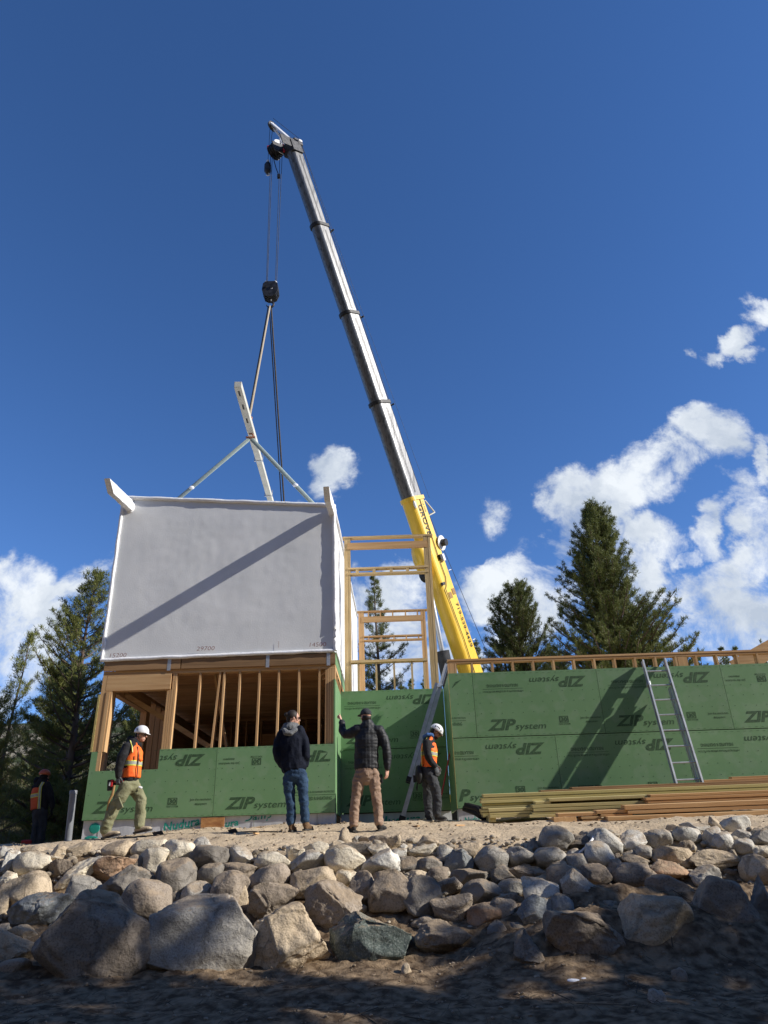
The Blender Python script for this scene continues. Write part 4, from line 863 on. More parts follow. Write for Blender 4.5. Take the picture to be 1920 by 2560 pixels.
# ---------------------------------------------------------------- lumber: (left px, top px at left end, right px or 0, y, thickness px, material, stack)
LB = """
62 192 0 13.05 19 t L;52 212 0 13.06 15 t L;50 228 0 13.04 17 t L;62 246 0 13.08 15 t L;58 262 0 13.05 15 t L;48 277 0 13.06 16 t L;52 293 0 13.07 15 t L;60 308 0 13.05 15 t L
385 170 0 13.16 11 g L;560 153 0 13.17 13 g L
93 273 340 12.86 20 t F;98 294 335 12.87 14 t F;100 309 345 12.86 18 t F
432 215 0 12.74 20 t M;355 232 440 12.76 17 t M;338 251 0 12.75 20 t M;344 273 0 12.74 17 t M;338 291 0 12.75 15 t M;322 307 0 12.74 18 t M
1000 194 0 12.56 15 r M;975 211 0 12.54 18 r M;985 230 0 12.55 15 r M
482 300 698 12.38 20 f P;698 283 0 12.36 21 f P;856 254 0 12.30 28 f P;872 283 0 12.31 22 f P;722 305 900 12.34 16 r P;612 318 725 12.36 15 f P;620 334 702 12.37 15 f P;705 331 905 12.35 18 r P
760 318 0 12.20 25 f P;776 344 0 12.21 18 f P
1302 112 0 13.30 15 o K;1455 94 0 13.32 15 o K"""
mt = {'t': TRT['x'], 'g': DKW['x'], 'r': WD2['x'], 'f': WD['x'], 'o': WD2['x']}; tn = {'t': 'greenish treated', 'g': 'weathered grey', 'r': 'reddish', 'f': 'pale', 'o': 'orange'}
pl = {'L': 'of the back stack beside the green wall', 'F': 'of the short bundle at the left front', 'M': 'of the middle stack', 'P': 'of the front stack nearest the rocks', 'K': 'lying against the wall right of the ladder'}
cnt = defaultdict(list); lam = 0
for e in LB.replace('\n', ';').split(';'):
    e = e.split()
    if not e: continue
    lx, ty, rx, Y, th = map(float, e[:5]); cnt[(e[5], e[6])].append((lx, ty, rx, Y, th))
for (m_, st), rows in cnt.items():
    rows.sort(key=lambda r: r[1])
    for i, (lx, ty, rx, Y, th) in enumerate(rows):
        a = at(1180+lx/2.242, 1900+ty/2.242, Y); a2 = at(1180+lx/2.242, 1900+(ty+th)/2.242, Y); h = (a.z-a2.z)*.96
        x1 = at(1180+rx/2.242, 1900+ty/2.242, Y).x if rx else a.x+4.9+.1*math.sin(i*3)
        if not rx and x1 < 8.2: x1 = 8.2+.3*random.random()
        dp = .14 if st in 'FK' else .235
        if st == 'M': dp = .28
        rise = rad(.25 if st in 'LM' else .35); tilt = rad(5)
        ax = Vector((math.cos(rise), -.012, math.sin(rise))).normalized(); ay = Vector((0, math.cos(tilt), math.sin(tilt))); ay = (ay-ax*ay.dot(ax)).normalized(); az = ax.cross(ay)
        ln = x1-a.x; cc = a+ax*ln/2+ay*dp/2-az*h/2
        ob = MB().obox(cc, ax*ln/2, ay*dp/2, az*(h/2-.0012)).build('lumber_board', mt[m_], bevel=.004)
        w_ = ORD[i+1] if i < 10 else 'lowest'
        tag(ob, f"{tn[m_]} {'short ' if rx else ''}board, {w_} from the top {pl[st]}" if len(rows) > 1 else f"{tn[m_]} board {pl[st]}", 'board', 'lumber stacked on the terrace')
def dunnage(px, py, Y, w, h, d, m, label):
    a = at(px, py, Y); tag(MB().box(a.x-w/2, a.x+w/2, Y, Y+d, a.z-h, a.z).build('timber_block', m, bevel=.006), label, 'block', 'blocks under the lumber')
dunnage(1412, 2042, 12.36, .36, .19, .9, WD2['y'], 'orange end-grain timber block under the short pale board'); dunnage(1862, 2050, 12.28, .12, .26, .9, WD['y'], 'pale timber block under the right end of the front stack')
dunnage(1230, 2036, 12.9, .12, .12, .5, TRT['y'], 'greenish block under the left end of the treated stack'); dunnage(1500, 2037, 12.8, .14, .12, .5, TRT['y'], 'greenish block hidden under the middle of the treated stack')
# ---------------------------------------------------------------- small site things
a, b = at(166, 2140, 13.2), at(184, 1976, 13.2); pp = empty('vent_pipe', a, 'upright grey plastic pipe with a cap beside the left corner of the room', 'pipe')
mb = MB(); mb.sweep([a, b], [.057], n=20, cap=False); mb.build('pipe', M['pvc'], pp); mb = MB(); mb.sweep([b.lerp(a, .065), b.lerp(a, .005), b], [.064, .064, .058], n=20, cap=False); mb.build('cap', M['pvc'], pp)
a, b = at(1103, 1992, 14.2), at(1127, 1872, 15.0); mb = MB(); mb.sweep([a, b], [.014]); tag(mb.build('pole_tool', M['red']), 'thin red pole leaning in the recess corner behind the head-down worker', 'pole')
mb = MB(); c0 = at(66, 2112, 17.6)
mb.box(c0.x-.10, c0.x+.14, 17.5, 17.9, c0.z-.2, c0.z+.1); tag(mb.build('jerry_can', M['red'], bevel=.03), 'red container on the ground behind the far worker', 'container')
mb = MB(); a = at(1160, 2022, 13.7); b = at(1218, 2050, 13.3)
for k in range(7):
    o1 = Vector((random.uniform(-.02, .1), random.uniform(-.1, .1), random.uniform(-.03, .08))); mb.sweep([a+o1, a.lerp(b, .5)+o1*1.3+Vector((0, 0, .02)), b+o1*.3+Vector((0, 0, random.uniform(-.05, .04)))], [(.045, .012)], (0, 0, 1), 6)
tag(mb.build('sheeting_scrap', M['black']), 'crumpled black plastic sheeting at the left end of the lumber', 'plastic sheet')
q = [hit(1442, 2143)+Vector((0, -.12, .04)), hit(1458, 2130)+Vector((0, -.20, .06)), hit(1474, 2120)+Vector((0, -.22, .10)), hit(1480, 2108)+Vector((0, -.16, .10)), hit(1478, 2100)+Vector((0, -.1, .07))]
mb = MB(); mb.sweep(q, [(.004, .014)], (0, -1, .3), 6); tag(mb.build('plastic_strap', M['whitep']), 'curled white plastic strap caught between rocks right of centre', 'strap')
q = [at(1018, 2134, 10.25), at(1023, 2122, 10.25), at(1028, 2108, 10.3)]; mb = MB(); mb.sweep(q, [(.022, .006), (.026, .006), (.006, .004)], (1, 0, 0), 6); tag(mb.build('leaf_scrap', M['lime']), 'yellow leaf standing among the crest rocks in the middle', 'leaf')
p_ = hit(1440, 2462); mb = MB(); mb.ell(p_+Vector((0, 0, .02)), (.09, 0, -.01), (0, .04, 0), (0, 0, .025)); mb.ell(p_+Vector((.08, .02, .03)), (.05, 0, 0), (0, .03, 0), (0, 0, .02)); tag(mb.build('litter_scrap', M['roll']), 'small crushed white scrap lying on the dark soil', 'litter')

pts = [at(px, py, Y) for px, py, Y in ((292, 2094, 12.3), (345, 2090, 12.3), (420, 2088, 12.35), (520, 2085, 12.4), (620, 2083, 12.4), (705, 2080, 12.4))]
for p in pts: p.z = ground(p.x, p.y)+.012
mb = MB(); mb.tube(pts, .010, 6); tag(mb.build('power_cord', M['black']), 'thin dark cord lying across the dirt behind the navy-jacketed man', 'cord')
for px, py, Y, w_, lab in ((395, 2086, 12.2, .07, 'small dark wedge-shaped offcut on the dirt near the walking worker'), (582, 2081, 12.3, .06, 'small dark offcut on the dirt left of the navy-jacketed man')):
    p = at(px, py, Y); p.z = ground(p.x, p.y)+.03; mb = MB(); mb.obox(p, (w_, 0, .012), (0, .03, 0), (-.02, 0, .028)); tag(mb.build('offcut', M['bootd'], bevel=.004), lab, 'offcut')
for i, (px, py, Y, m_) in enumerate(((648, 2066, 13.2, 'x'), (1150, 2072, 12.2, 'x'), (640, 2098, 11.6, 'x'), (1040, 2088, 11.9, 'x'))):
    p = at(px, py, Y); p.z = ground(p.x, p.y)+.012; a = i*.7; mb = MB(); mb.obox(p, (.09*math.cos(a), .09*math.sin(a), 0), (-.02*math.sin(a), .02*math.cos(a), 0), (0, 0, .009)); tag(mb.build('wood_scrap', WD['x']), ('thin wood scrap on the dirt behind the navy-jacketed man', 'thin wood scrap on the dirt left of the lumber', 'thin wood scrap at the terrace edge near the navy-jacketed man', 'thin wood scrap on the dirt right of the pointing man')[i], 'wood scrap')
# ---------------------------------------------------------------- people
class Fig:
    def __init__(s, ox, oy, sc, Y, label): s.ox, s.oy, s.sc, s.Y = ox, oy, sc, Y; s.label = label
    def P(s, x, y, d=0.): return at(s.ox+x/s.sc, s.oy+y/s.sc, s.Y+d)
def wrinkle(ob, amp, sc, st=(1, 1, .5), seed=0):
    me = ob.data; o = ob.location
    n = len(me.vertices); co_ = np.empty(n*3); me.vertices.foreach_get('co', co_); co_ = co_.reshape(-1, 3); nr = np.empty(n*3); me.vertices.foreach_get('normal', nr); nr = nr.reshape(-1, 3)
    for i in range(n):
        p = Vector((co_[i][0]*sc*st[0]+seed, co_[i][1]*sc*st[1], co_[i][2]*sc*st[2])); v = noise.noise(p); w = noise.noise(p*2.3)
        co_[i] += nr[i]*amp*((1-abs(v)*2.2)*.8+.5*w)
    me.vertices.foreach_set('co', co_.ravel()); me.update()
def remesh(ob, vx, smooth=3, f=.5): return bake(ob, [('REMESH', dict(mode='VOXEL', voxel_size=vx)), ('SMOOTH', dict(factor=f, iterations=smooth))])
def hand(mb, w, d, pn, th, curl=.5, s=1., point=False):
    """w wrist, d direction along the hand, pn palm normal (fingers curl towards it), th thumb side"""
    d = d.normalized(); pn = (pn-d*pn.dot(d)).normalized(); th = (th-d*th.dot(d)-pn*th.dot(pn)).normalized()
    mb.sweep([w-d*.02, w+d*.02*s, w+d*.06*s, w+d*.095*s], [(.027*s, .021*s), (.032*s, .019*s), (.042*s, .017*s), (.039*s, .014*s)], th, 12)
    for i, (o_, ln) in enumerate(((.031, .072), (.011, .082), (-.010, .077), (-.030, .060))):
        b = w+d*.088*s+th*o_*s; c_ = curl if not (point and i == 0) else .05; p = [b]; a = 0
        if point and i > 0: c_ = 1.5
        for k, fr in enumerate((.42, .32, .26)):
            a += c_*(.75 if k == 0 else .9); p.append(p[-1]+(d*math.cos(a)+pn*math.sin(a))*ln*fr*s)
        mb.sweep(p, [.0096*s, .009*s, .0083*s, .0072*s], th, 8)
    b = w+d*.03*s+th*.030*s; t1 = b+(d*.6+th*.62+pn*.35).normalized()*.038*s; t2 = t1+(d*.85+th*.2+pn*.45).normalized()*.032*s; t3 = t2+(d*.9-th*.1+pn*.4).normalized()*.024*s
    mb.sweep([b-d*.01, t1, t2, t3], [.014*s, .0115*s, .010*s, .008*s], pn, 8)
def headgeo(mb, c, f, u, sz=1.):
    f = f.normalized(); u = (u-f*u.dot(f)).normalized(); s = u.cross(f)   # s points to the person's right... sign is irrelevant by symmetry
    k = sz
    mb.ell(c+u*.025*k-f*.012*k, f*.096*k, s*.076*k, u*.092*k, 20, 14); mb.ell(c-u*.045*k+f*.022*k, f*.066*k, s*.056*k, u*.070*k, 16, 12)
    mb.ell(c-u*.092*k+f*.062*k, f*.020*k, s*.022*k, u*.018*k); mb.sweep([c+f*.088*k+u*.018*k, c+f*.100*k-u*.008*k, c+f*.112*k-u*.026*k, c+f*.090*k-u*.036*k], [.008*k, .010*k, .0135*k, .010*k], s, 8)
    mb.ell(c+f*.086*k+u*.030*k, f*.012*k, s*.050*k, u*.010*k); mb.ell(c+f*.082*k-u*.062*k, f*.012*k, s*.024*k, u*.006*k); mb.ell(c+f*.080*k-u*.073*k, f*.011*k, s*.020*k, u*.006*k)
    for q in (-1, 1):
        mb.ell(c+s*q*.078*k-f*.010*k-u*.012*k, f*.018*k, s*.008*k, u*.030*k); mb.ell(c+f*.055*k+s*q*.045*k-u*.022*k, f*.022*k, s*.020*k, u*.020*k)
    return f, s, u
def glasses(c, f, s, u, par, k=1.):
    mb = MB()
    for q in (-1, 1): mb.ell(c+f*.092*k+s*q*.034*k+u*.004*k, f*.008*k, s*.032*k, u*.018*k, 12, 6); mb.bar(c+f*.085*k+s*q*.066*k+u*.010*k, c-f*.012*k+s*q*.084*k+u*.006*k, .006, .012, u)
    mb.bar(c+f*.097*k-s*.02*k+u*.008*k, c+f*.097*k+s*.02*k+u*.008*k, .006, .008, u); mb.build('sunglasses', M['glass'], par)
def boot(mb, ankle, heel, toe, up=.0, s=1.):
    """boot from ankle point down to sole line heel->toe"""
    d = (toe-heel); ln = d.length; d.normalize(); side = Vector((0, 0, 1)).cross(d).normalized(); u = d.cross(side)
    if u.z < 0: u = -u
    mb.sweep([ankle+Vector((0, 0, .04)), ankle, heel+d*.075*s+u*.07*s], [(.052*s, .056*s), (.047*s, .052*s), (.044*s, .058*s)], side, 14)
    mb.sweep([heel+d*.035*s+u*.045*s, heel+d*.10*s+u*.055*s, heel+d*ln*.60+u*.044*s, heel+d*ln*.82+u*.036*s, toe-d*.02+u*.030*s], [(.036*s, .042*s), (.041*s, .052*s), (.046*s, .040*s), (.049*s, .034*s), (.040*s, .027*s)], side, 14)
def sole(mb, heel, toe, s=1.):
    d = (toe-heel); ln = d.length; d.normalize(); side = Vector((0, 0, 1)).cross(d).normalized(); u = d.cross(side); u = u if u.z > 0 else -u
    pts = [(-.005, .030), (.02, .038), (.09, .036), (.5*ln, .040), (.75*ln, .050), (.92*ln, .044), (ln+.012, .020)]
    ring = [heel+d*a+side*b*s for a, b in pts]+[heel+d*a-side*b*s for a, b in pts[::-1]]; k = len(ring)
    mb.add(ring+[p+u*.026 for p in ring], [tuple(range(k))[::-1], tuple(range(k, 2*k))]+[(i, (i+1) % k, (i+1) % k+k, i+k) for i in range(k)])
def vest(root, spine, rr, side, stripes, m, back, logo=None, shoulders=None, zip_=None, vr=()):
    """sleeveless high-visibility vest around the torso; shoulders = (neck point, [shoulder points])"""
    mb = MB(); mb.sweep(spine, rr, side, 28, False)
    for pts, r in shoulders: mb.sweep(pts, r, side, 14, True)
    v = mb.build('vest', m, root); remesh(v, .012, 3); wrinkle(v, .007, 9, (1, 1, .8))
    a_ = Vector(spine[0]); T = (Vector(spine[-1])-a_)
    def ringat(t, w, grow, mt, nm):
        n = len(spine)-1; i = min(int(t*n), n-1); f = t*n-i; c = Vector(spine[i]).lerp(Vector(spine[i+1]), f); r0, r1 = rr[i], rr[i+1]; r = (r0[0]*(1-f)+r1[0]*f+grow, r0[1]*(1-f)+r1[1]*f+grow); tt = (Vector(spine[i+1])-Vector(spine[i])).normalized()
        q = MB(); q.sweep([c-tt*w/2, c+tt*w/2], [r], side, 28, False); return q.build(nm, mt, root)
    for t in stripes: ringat(t, .085, .0065, M['lime'], 'stripe_border'); ringat(t, .052, .0085, M['silver'], 'reflective_stripe')
    for path in vr:
        q = MB(); q.sweep(path, [(.036, .004)], side, 8, False); q.build('stripe_border', M['lime'], root)
        q = MB(); q.sweep([p+Vector((0, -.003, 0)) for p in path], [(.021, .005)], side, 8, False); q.build('reflective_stripe', M['silver'], root)
X_, Y_, Z_ = Vector((1, 0, 0)), Vector((0, 1, 0)), Vector((0, 0, 1))
def person(fig, loc):
    r = empty('person', loc, fig.label, 'person'); return r
def surf(F, root):  # final remesh of body
    b = F.build('body', M[root[1]], root[0]); remesh(b, .0075, 2, .4); return b
# --- man in the navy jacket, back to the viewer, looking right
f = Fig(660, 1760, 6.505, 11.85, 'man in navy jacket and blue jeans, back turned, hands in pockets'); P = f.P
r = person(f, P(520, 2070)); hc = P(480, 228); 
B = MB(); F_, S_, U_ = headgeo(B, hc, Vector((.93, .34, -.12)), Z_, .98)
B.sweep([hc-Z_*.03-F_*.03, P(440, 350), P(430, 400)], [(.058, .060), (.058, .058), (.065, .06)], X_); B.sweep([P(430, 420), P(440, 700), P(450, 1080)], [(.14, .08), (.14, .09), (.13, .09)], X_)
for x0, y0, x1, y1, x2, y2 in ((300, 500, 235, 760, 300, 960), (600, 440, 665, 740, 660, 960)):
    B.sweep([P(430, 460), P(x0, y0), P(x1, y1), P(x2, y2, .03)], [.05, .05, .038, .03], X_); hand(B, P(x2, y2, .05), Vector((0, .3, -1)), Y_, Vector((0, 1, 0)), .3, .9)
for q in ((410, 1100, 420, 1480, 440, 1930), (590, 1090, 640, 1480, 665, 1880)): B.sweep([P(q[0], q[1]), P(q[2], q[3]), P(q[4], q[5])], [.07, .055, .04], X_)
surf(B, (r, 'skin'))
J = MB(); J.sweep([P(490, 1070), P(480, 950), P(465, 760), P(450, 600), P(440, 480), P(440, 410)], [(.192, .135), (.198, .135), (.20, .135), (.205, .13), (.20, .115), (.09, .085)], X_, 20)
J.sweep([P(440, 440), P(300, 500, 0), P(240, 610, 0), P(215, 760, -.02), P(240, 880, -.01), P(300, 985, .03)], [.08, .085, .078, .072, .064, .055], Y_, 14)
J.sweep([P(440, 440), P(575, 440, 0), P(635, 560, 0), P(670, 730, -.03), P(690, 870, -.02), P(665, 980, .03)], [.08, .085, .078, .070, .064, .055], Y_, 14)
j = J.build('jacket', M['navy'], r); remesh(j, .012, 3); wrinkle(j, .016, 7.5, (1, 1, .7), 3)
H = MB(); H.sweep([P(330, 415, -.09), P(360, 470, -.12), P(430, 485, -.11), P(500, 430, -.08), P(545, 370, .0)], [(.028, .04), (.045, .055), (.045, .06), (.035, .05), (.03, .035)], Z_, 12); H.sweep([P(300, 430, -.02), P(345, 370, -.02), P(440, 335, -.03), P(520, 350, .0), P(560, 375, .03)], [(.035, .03), (.05, .04), (.062, .045), (.045, .04), (.03, .03)], Z_, 12)
H.ell(P(430, 390, -.02), X_*.11, Y_*.09, Z_*.07); h = H.build('hood', M['greyhood'], r); remesh(h, .009, 2); wrinkle(h, .008, 12, (1, 1, 1), 1)
hr = MB(); hr.ell(hc+U_*.028-F_*.026, F_*.098, S_*.083, U_*.098, 18, 12, -.45, 1); hr.ell(hc-F_*.125+U_*.035, F_*.038, S_*.04, U_*.036, 12, 8); hr.sweep([hc-F_*.07-U_*.02, hc-F_*.06-U_*.07], [.05, .042], S_, 12); h = hr.build('hair', M['hair'], r); remesh(h, .009, 2)
glasses(hc, F_, S_, U_, r, .98)
T = MB()
T.sweep([P(500, 1020), P(500, 1120), P(500, 1190)], [(.165, .12), (.172, .13), (.155, .12)], X_, 18)
T.sweep([P(415, 1130), P(400, 1250), P(420, 1480), P(440, 1700), P(438, 1920)], [(.088, .10), (.096, .10), (.077, .082), (.068, .075), (.066, .072)], X_, 16)
T.sweep([P(590, 1130), P(620, 1250), P(640, 1480), P(655, 1700), P(668, 1890)], [(.088, .10), (.096, .10), (.074, .082), (.066, .075), (.064, .072)], X_, 16)
t = T.build('jeans', M['jeans'], r); remesh(t, .012, 3); wrinkle(t, .014, 9, (1, 1, 1.3), 6)
for an, he, to in ((P(442, 1960), P(420, 2078, -.05), P(500, 2070, .16)), (P(672, 1950), P(648, 2058, -.03), P(785, 2052, .12))):
    b = MB(); boot(b, an, he, to, 0, .98); o = b.build('boot', M['bootb'], r); remesh(o, .009, 2); b = MB(); sole(b, he-Z_*.004, to-Z_*.004); b.build('sole', M['sole'], o)
# --- pointing man in the black quilted jacket
f = Fig(830, 1760, 6.506, 11.85, 'man in black quilted jacket, cap and tan trousers pointing up with his left hand'); P = f.P
r = person(f, P(560, 2065)); hc = P(548, 205)
B = MB(); F_, S_, U_ = headgeo(B, hc, Vector((-.55, .83, .04)), Z_, .98)
B.sweep([hc-Z_*.03, P(560, 290), P(570, 340)], [.062, .062, .07], X_); B.sweep([P(570, 350), P(570, 700), P(570, 1080)], [(.13, .08), (.13, .09), (.12, .09)], X_)
hl = P(150, 275, .16); B.sweep([P(560, 400), P(400, 410), P(210, 490, .08), hl], [.05, .05, .042, .03], Y_)
hand(B, hl, Vector((-.25, .35, .9)), Vector((-.9, .2, -.3)), Vector((.1, 1, .1)), 1.2, 1.02, True)
hw = P(895, 1050, -.02); B.sweep([P(580, 400), P(780, 430), P(880, 740), hw], [.05, .05, .04, .03], Y_)
hand(B, hw, Vector((-.05, .12, -1)), Vector((-.8, .6, 0)), Vector((-.5, .8, 0)), .45, 1.05)
for q in ((450, 1100, 400, 1500, 350, 1930), (690, 1100, 725, 1500, 770, 1930)): B.sweep([P(q[0], q[1]), P(q[2], q[3]), P(q[4], q[5])], [.07, .055, .04], X_)
surf(B, (r, 'skin'))
J = MB(); J.sweep([P(562, 1045), P(562, 930), P(562, 760), P(575, 600), P(585, 450), P(580, 360), P(570, 290)], [(.192, .13), (.188, .13), (.19, .13), (.20, .13), (.19, .115), (.12, .095), (.082, .08)], X_, 20)
J.sweep([P(560, 420), P(400, 430), P(300, 480, .05), P(215, 490, .08), P(165, 420, .13), P(158, 300, .16)], [.085, .088, .08, .072, .064, .052], Y_, 14)
J.sweep([P(600, 420), P(770, 440), P(840, 570), P(885, 740, -.03), P(900, 900, -.02), P(898, 1040, -.02)], [.085, .09, .08, .072, .062, .052], Y_, 14)
j = J.build('jacket', M['quilt'], r); remesh(j, .011, 3); wrinkle(j, .010, 6, (1, 1, 1.2), 9)
me = j.data   # quilting: horizontal and vertical stitched channels
for v in me.vertices:
    q = v.co; s_ = abs(math.sin(q.z*math.pi/.052))**.35*abs(math.sin((q.x+.02)*math.pi/.058))**.35; v.co += v.normal*(s_-.7)*.006
me.update()
C_ = MB(); C_.ell(hc+U_*.035-F_*.004, F_*.108, S_*.088, U_*.098, 20, 12, -.12, 1); C_.sweep([hc+F_*.075+U_*.04, hc+F_*.125+U_*.035, hc+F_*.175+U_*.022], [(.075, .008), (.072, .007), (.052, .006)], S_, 14); c_ = C_.build('cap', M['dgrey'], r)
C_ = MB(); hh = hc-F_*.02-U_*.02; C_.ell(hh, F_*.085, S_*.080, U_*.07, 16, 10, -.7, .6); o = C_.build('hair', M['hair'], r)
T = MB(); T.sweep([P(562, 1020), P(562, 1130), P(565, 1215)], [(.165, .118), (.172, .128), (.155, .115)], X_, 18)
T.sweep([P(465, 1130), P(435, 1280), P(395, 1520), P(370, 1720), P(352, 1970)], [(.094, .10), (.096, .10), (.072, .08), (.070, .076), (.064, .068)], X_, 16)
T.sweep([P(670, 1130), P(695, 1280), P(722, 1520), P(748, 1720), P(762, 1935)], [(.094, .10), (.092, .10), (.070, .08), (.070, .076), (.064, .068)], X_, 16)
t = T.build('trousers', M['tanp'], r); remesh(t, .012, 3); wrinkle(t, .014, 9, (1, 1, 1.5), 2)
for an, he, to in ((P(345, 1990), P(372, 2080, -.06), P(262, 2058, .18)), (P(768, 1985), P(738, 2070, -.02), P(885, 2060, .09))):
    b = MB(); boot(b, an, he, to, 0, .98); o = b.build('boot', M['bootd'], r); remesh(o, .009, 2); b = MB(); sole(b, he-Z_*.004, to-Z_*.004); b.build('sole', M['sole'], o)
mb = MB(); mb.box(*(lambda p: (p.x-.018, p.x+.022, p.y-.03, p.y+.02, p.z-.07, p.z+.06))(P(802, 1210))); tag(mb.build('pocket_knife', M['black'], bevel=.008), "small black tool clipped to the pointing man's right pocket", 'tool')
# --- head-down worker in front of the recess
f = Fig(1000, 1680, 5.53, 13.75, 'worker in orange vest and white helmet looking down beside the edge-on ladder'); P = f.P
r = person(f, P(480, 2060)); hc = P(497, 830)
B = MB(); F_, S_, U_ = headgeo(B, hc, Vector((.80, -.05, -.60)), Vector((.6, 0, .8)), .98)
B.sweep([hc-U_*.03-F_*.02, P(435, 880), P(400, 930)], [.058, .058, .065], Y_); B.sweep([P(400, 950), P(395, 1150), P(390, 1340)], [(.13, .09), (.13, .09), (.12, .09)], Y_)
w1 = P(487, 1310, -.16); B.sweep([P(395, 960), P(370, 985, -.12), P(395, 1180, -.2), w1], [.05, .05, .04, .03], Y_)
w2 = P(500, 1300, .14); B.sweep([P(395, 960), P(385, 985, .14), P(400, 1180, .2), w2], [.05, .05, .04, .03], Y_)
hand(B, w1, Vector((.30, -.05, -1)), Vector((-.3, .7, 0)), X_, .4, 1.0); hand(B, w2, Vector((.30, .05, -1)), Vector((-.3, -.7, 0)), X_, .4, 1.0)
for q in ((400, 1350, -.09, 500, 1660, -.10, 505, 1960, -.08), (380, 1350, .09, 380, 1650, .10, 400, 1980, .08)): B.sweep([P(q[0], q[1], q[2]), P(q[3], q[4], q[5]), P(q[6], q[7], q[8])], [.07, .055, .04], Y_)
surf(B, (r, 'skin2'))
J = MB(); J.sweep([P(385, 1340), P(392, 1200), P(400, 1080), P(395, 970), P(415, 905)], [(.155, .115), (.165, .13), (.175, .135), (.165, .115), (.09, .085)], Y_, 20)
for sg in (-1, 1): J.sweep([P(395, 965, sg*.08), P(372, 985, sg*.16), P(378, 1090, sg*.20), P(398, 1185, sg*.21), P(440, 1250, sg*.19), P(482, 1300, sg*.16)], [.075, .078, .068, .062, .054, .045], X_, 14)
j = J.build('hoodie', M['blackcl'], r); remesh(j, .011, 3); wrinkle(j, .011, 8, (1, 1, .8), 5)
H = MB(); H.sweep([P(335, 905, -.05), P(330, 900, .05), P(380, 870, .1), P(440, 870, .08), P(465, 895, 0.), P(440, 870, -.09), P(380, 865, -.11), P(335, 900, -.05)], [.036], Z_, 10); h = H.build('hood', M['blue'], r); remesh(h, .01, 2)
g = MB(); hand(g, w1, Vector((.30, -.05, -1)), Vector((-.3, .7, 0)), X_, .42, 1.12); o = g.build('glove', M['glove'], r); remesh(o, .0065, 1)
g = MB(); hand(g, w2, Vector((.30, .05, -1)), Vector((-.3, -.7, 0)), X_, .42, 1.12); o = g.build('glove', M['glove'], r); remesh(o, .0065, 1)
vest(r, [P(398, 1325), P(400, 1200), P(403, 1090), P(398, 990)], [(.168, .140), (.172, .144), (.180, .150), (.165, .128)], Y_, [.52], M['orange'], 'b', shoulders=[([P(400, 985, s_*.04), P(400, 955, s_*.09), P(395, 985, s_*.13)], [(.10, .06), (.10, .05), (.09, .04)]) for s_ in (-1, 1)],
     vr=[[P(300, 1300, -.12), P(300, 1200, -.125), P(302, 1090, -.13), P(320, 985, -.13), P(375, 905, -.14)]])
hm = MB(); hu = U_; hm.ell(hc+hu*.035-F_*.008, F_*.128, S_*.106, hu*.118, 24, 14, -.12, 1); hm.sweep([hc+F_*.105+hu*.028, hc+F_*.14+hu*.012], [(.075, .010), (.055, .006)], S_, 12); hmo = hm.build('helmet', M['helmet'], r)
mk = MB(); nS = S_ if S_.y < 0 else -S_
mk.ell(hc+hu*.075+nS*.098-F_*.055, F_*.014, nS*.004, hu*.014, 12, 6); mk.ell(hc+hu*.055+nS*.094+F_*.075, F_*.012, nS*.004, hu*.012, 12, 6); mk.obox(hc+hu*.085+nS*.095+F_*.005, F_*.035, nS*.004, hu*.006); mk.build('sticker', M['black'], hmo)
mb = MB(); mb.sweep([hc+nS*.085+hu*.0, hc+nS*.06-hu*.06, hc-hu*.10+F_*.03], [.005], S_, 6); mb.build('chin_strap', M['black'], r); glasses(hc, F_, S_, U_, r, .98)
mb = MB(); mb.ell(hc+F_*.05-hu*.085, F_*.045, S_*.05, hu*.035, 12, 8); mb.ell(hc-hu*.01-F_*.05, F_*.06, S_*.08, hu*.07, 14, 10); o = mb.build('hair', M['hair'], r)
T = MB(); T.sweep([P(385, 1290), P(388, 1370), P(395, 1440)], [(.14, .13), (.145, .14), (.13, .125)], Y_, 18)
T.sweep([P(410, 1380, -.085), P(450, 1500, -.10), P(498, 1650, -.10), P(515, 1800, -.09), P(508, 1960, -.08)], [(.09, .105), (.088, .10), (.075, .082), (.072, .078), (.066, .070)], Y_, 16)
T.sweep([P(375, 1380, .085), P(372, 1500, .10), P(385, 1660, .11), P(385, 1820, .10), P(400, 1990, .08)], [(.09, .105), (.088, .10), (.075, .082), (.068, .075), (.064, .070)], Y_, 16)
t = T.build('trousers', M['dgrey'], r); remesh(t, .012, 3); wrinkle(t, .014, 9, (1, 1, 1.4), 8)
for an, he, to, sc_ in ((P(508, 1985, -.08), P(478, 2066, -.08), P(655, 2056, -.10), 1.), (P(398, 1995, .08), P(362, 2062, .08), P(445, 2060, .02), .95)):
    b = MB(); boot(b, an, he, to, 0, sc_); o = b.build('boot', M['bootd'], r); remesh(o, .009, 2); b = MB(); sole(b, he-Z_*.004, to-Z_*.004); b.build('sole', M['bootg'], o)
mb = MB(); mb.sweep([P(255, 1320, -.1), P(265, 1420, -.12), P(270, 1520, -.1)], [(.05, .06), (.075, .08), (.045, .06)], X_, 12); mb.box(*(lambda p: (p.x-.03, p.x+.03, p.y-.02, p.y+.02, p.z-.07, p.z+.05))(P(205, 1470, -.1))); mb.sweep([P(240, 1540, -.1), P(232, 1600, -.1), P(236, 1640, -.1)], [.012, .018, .006], X_, 8)
o = tag(mb.build('tool_pouch', M['black']), 'black tool pouch hanging at the waist of the head-down worker', 'tool pouch')
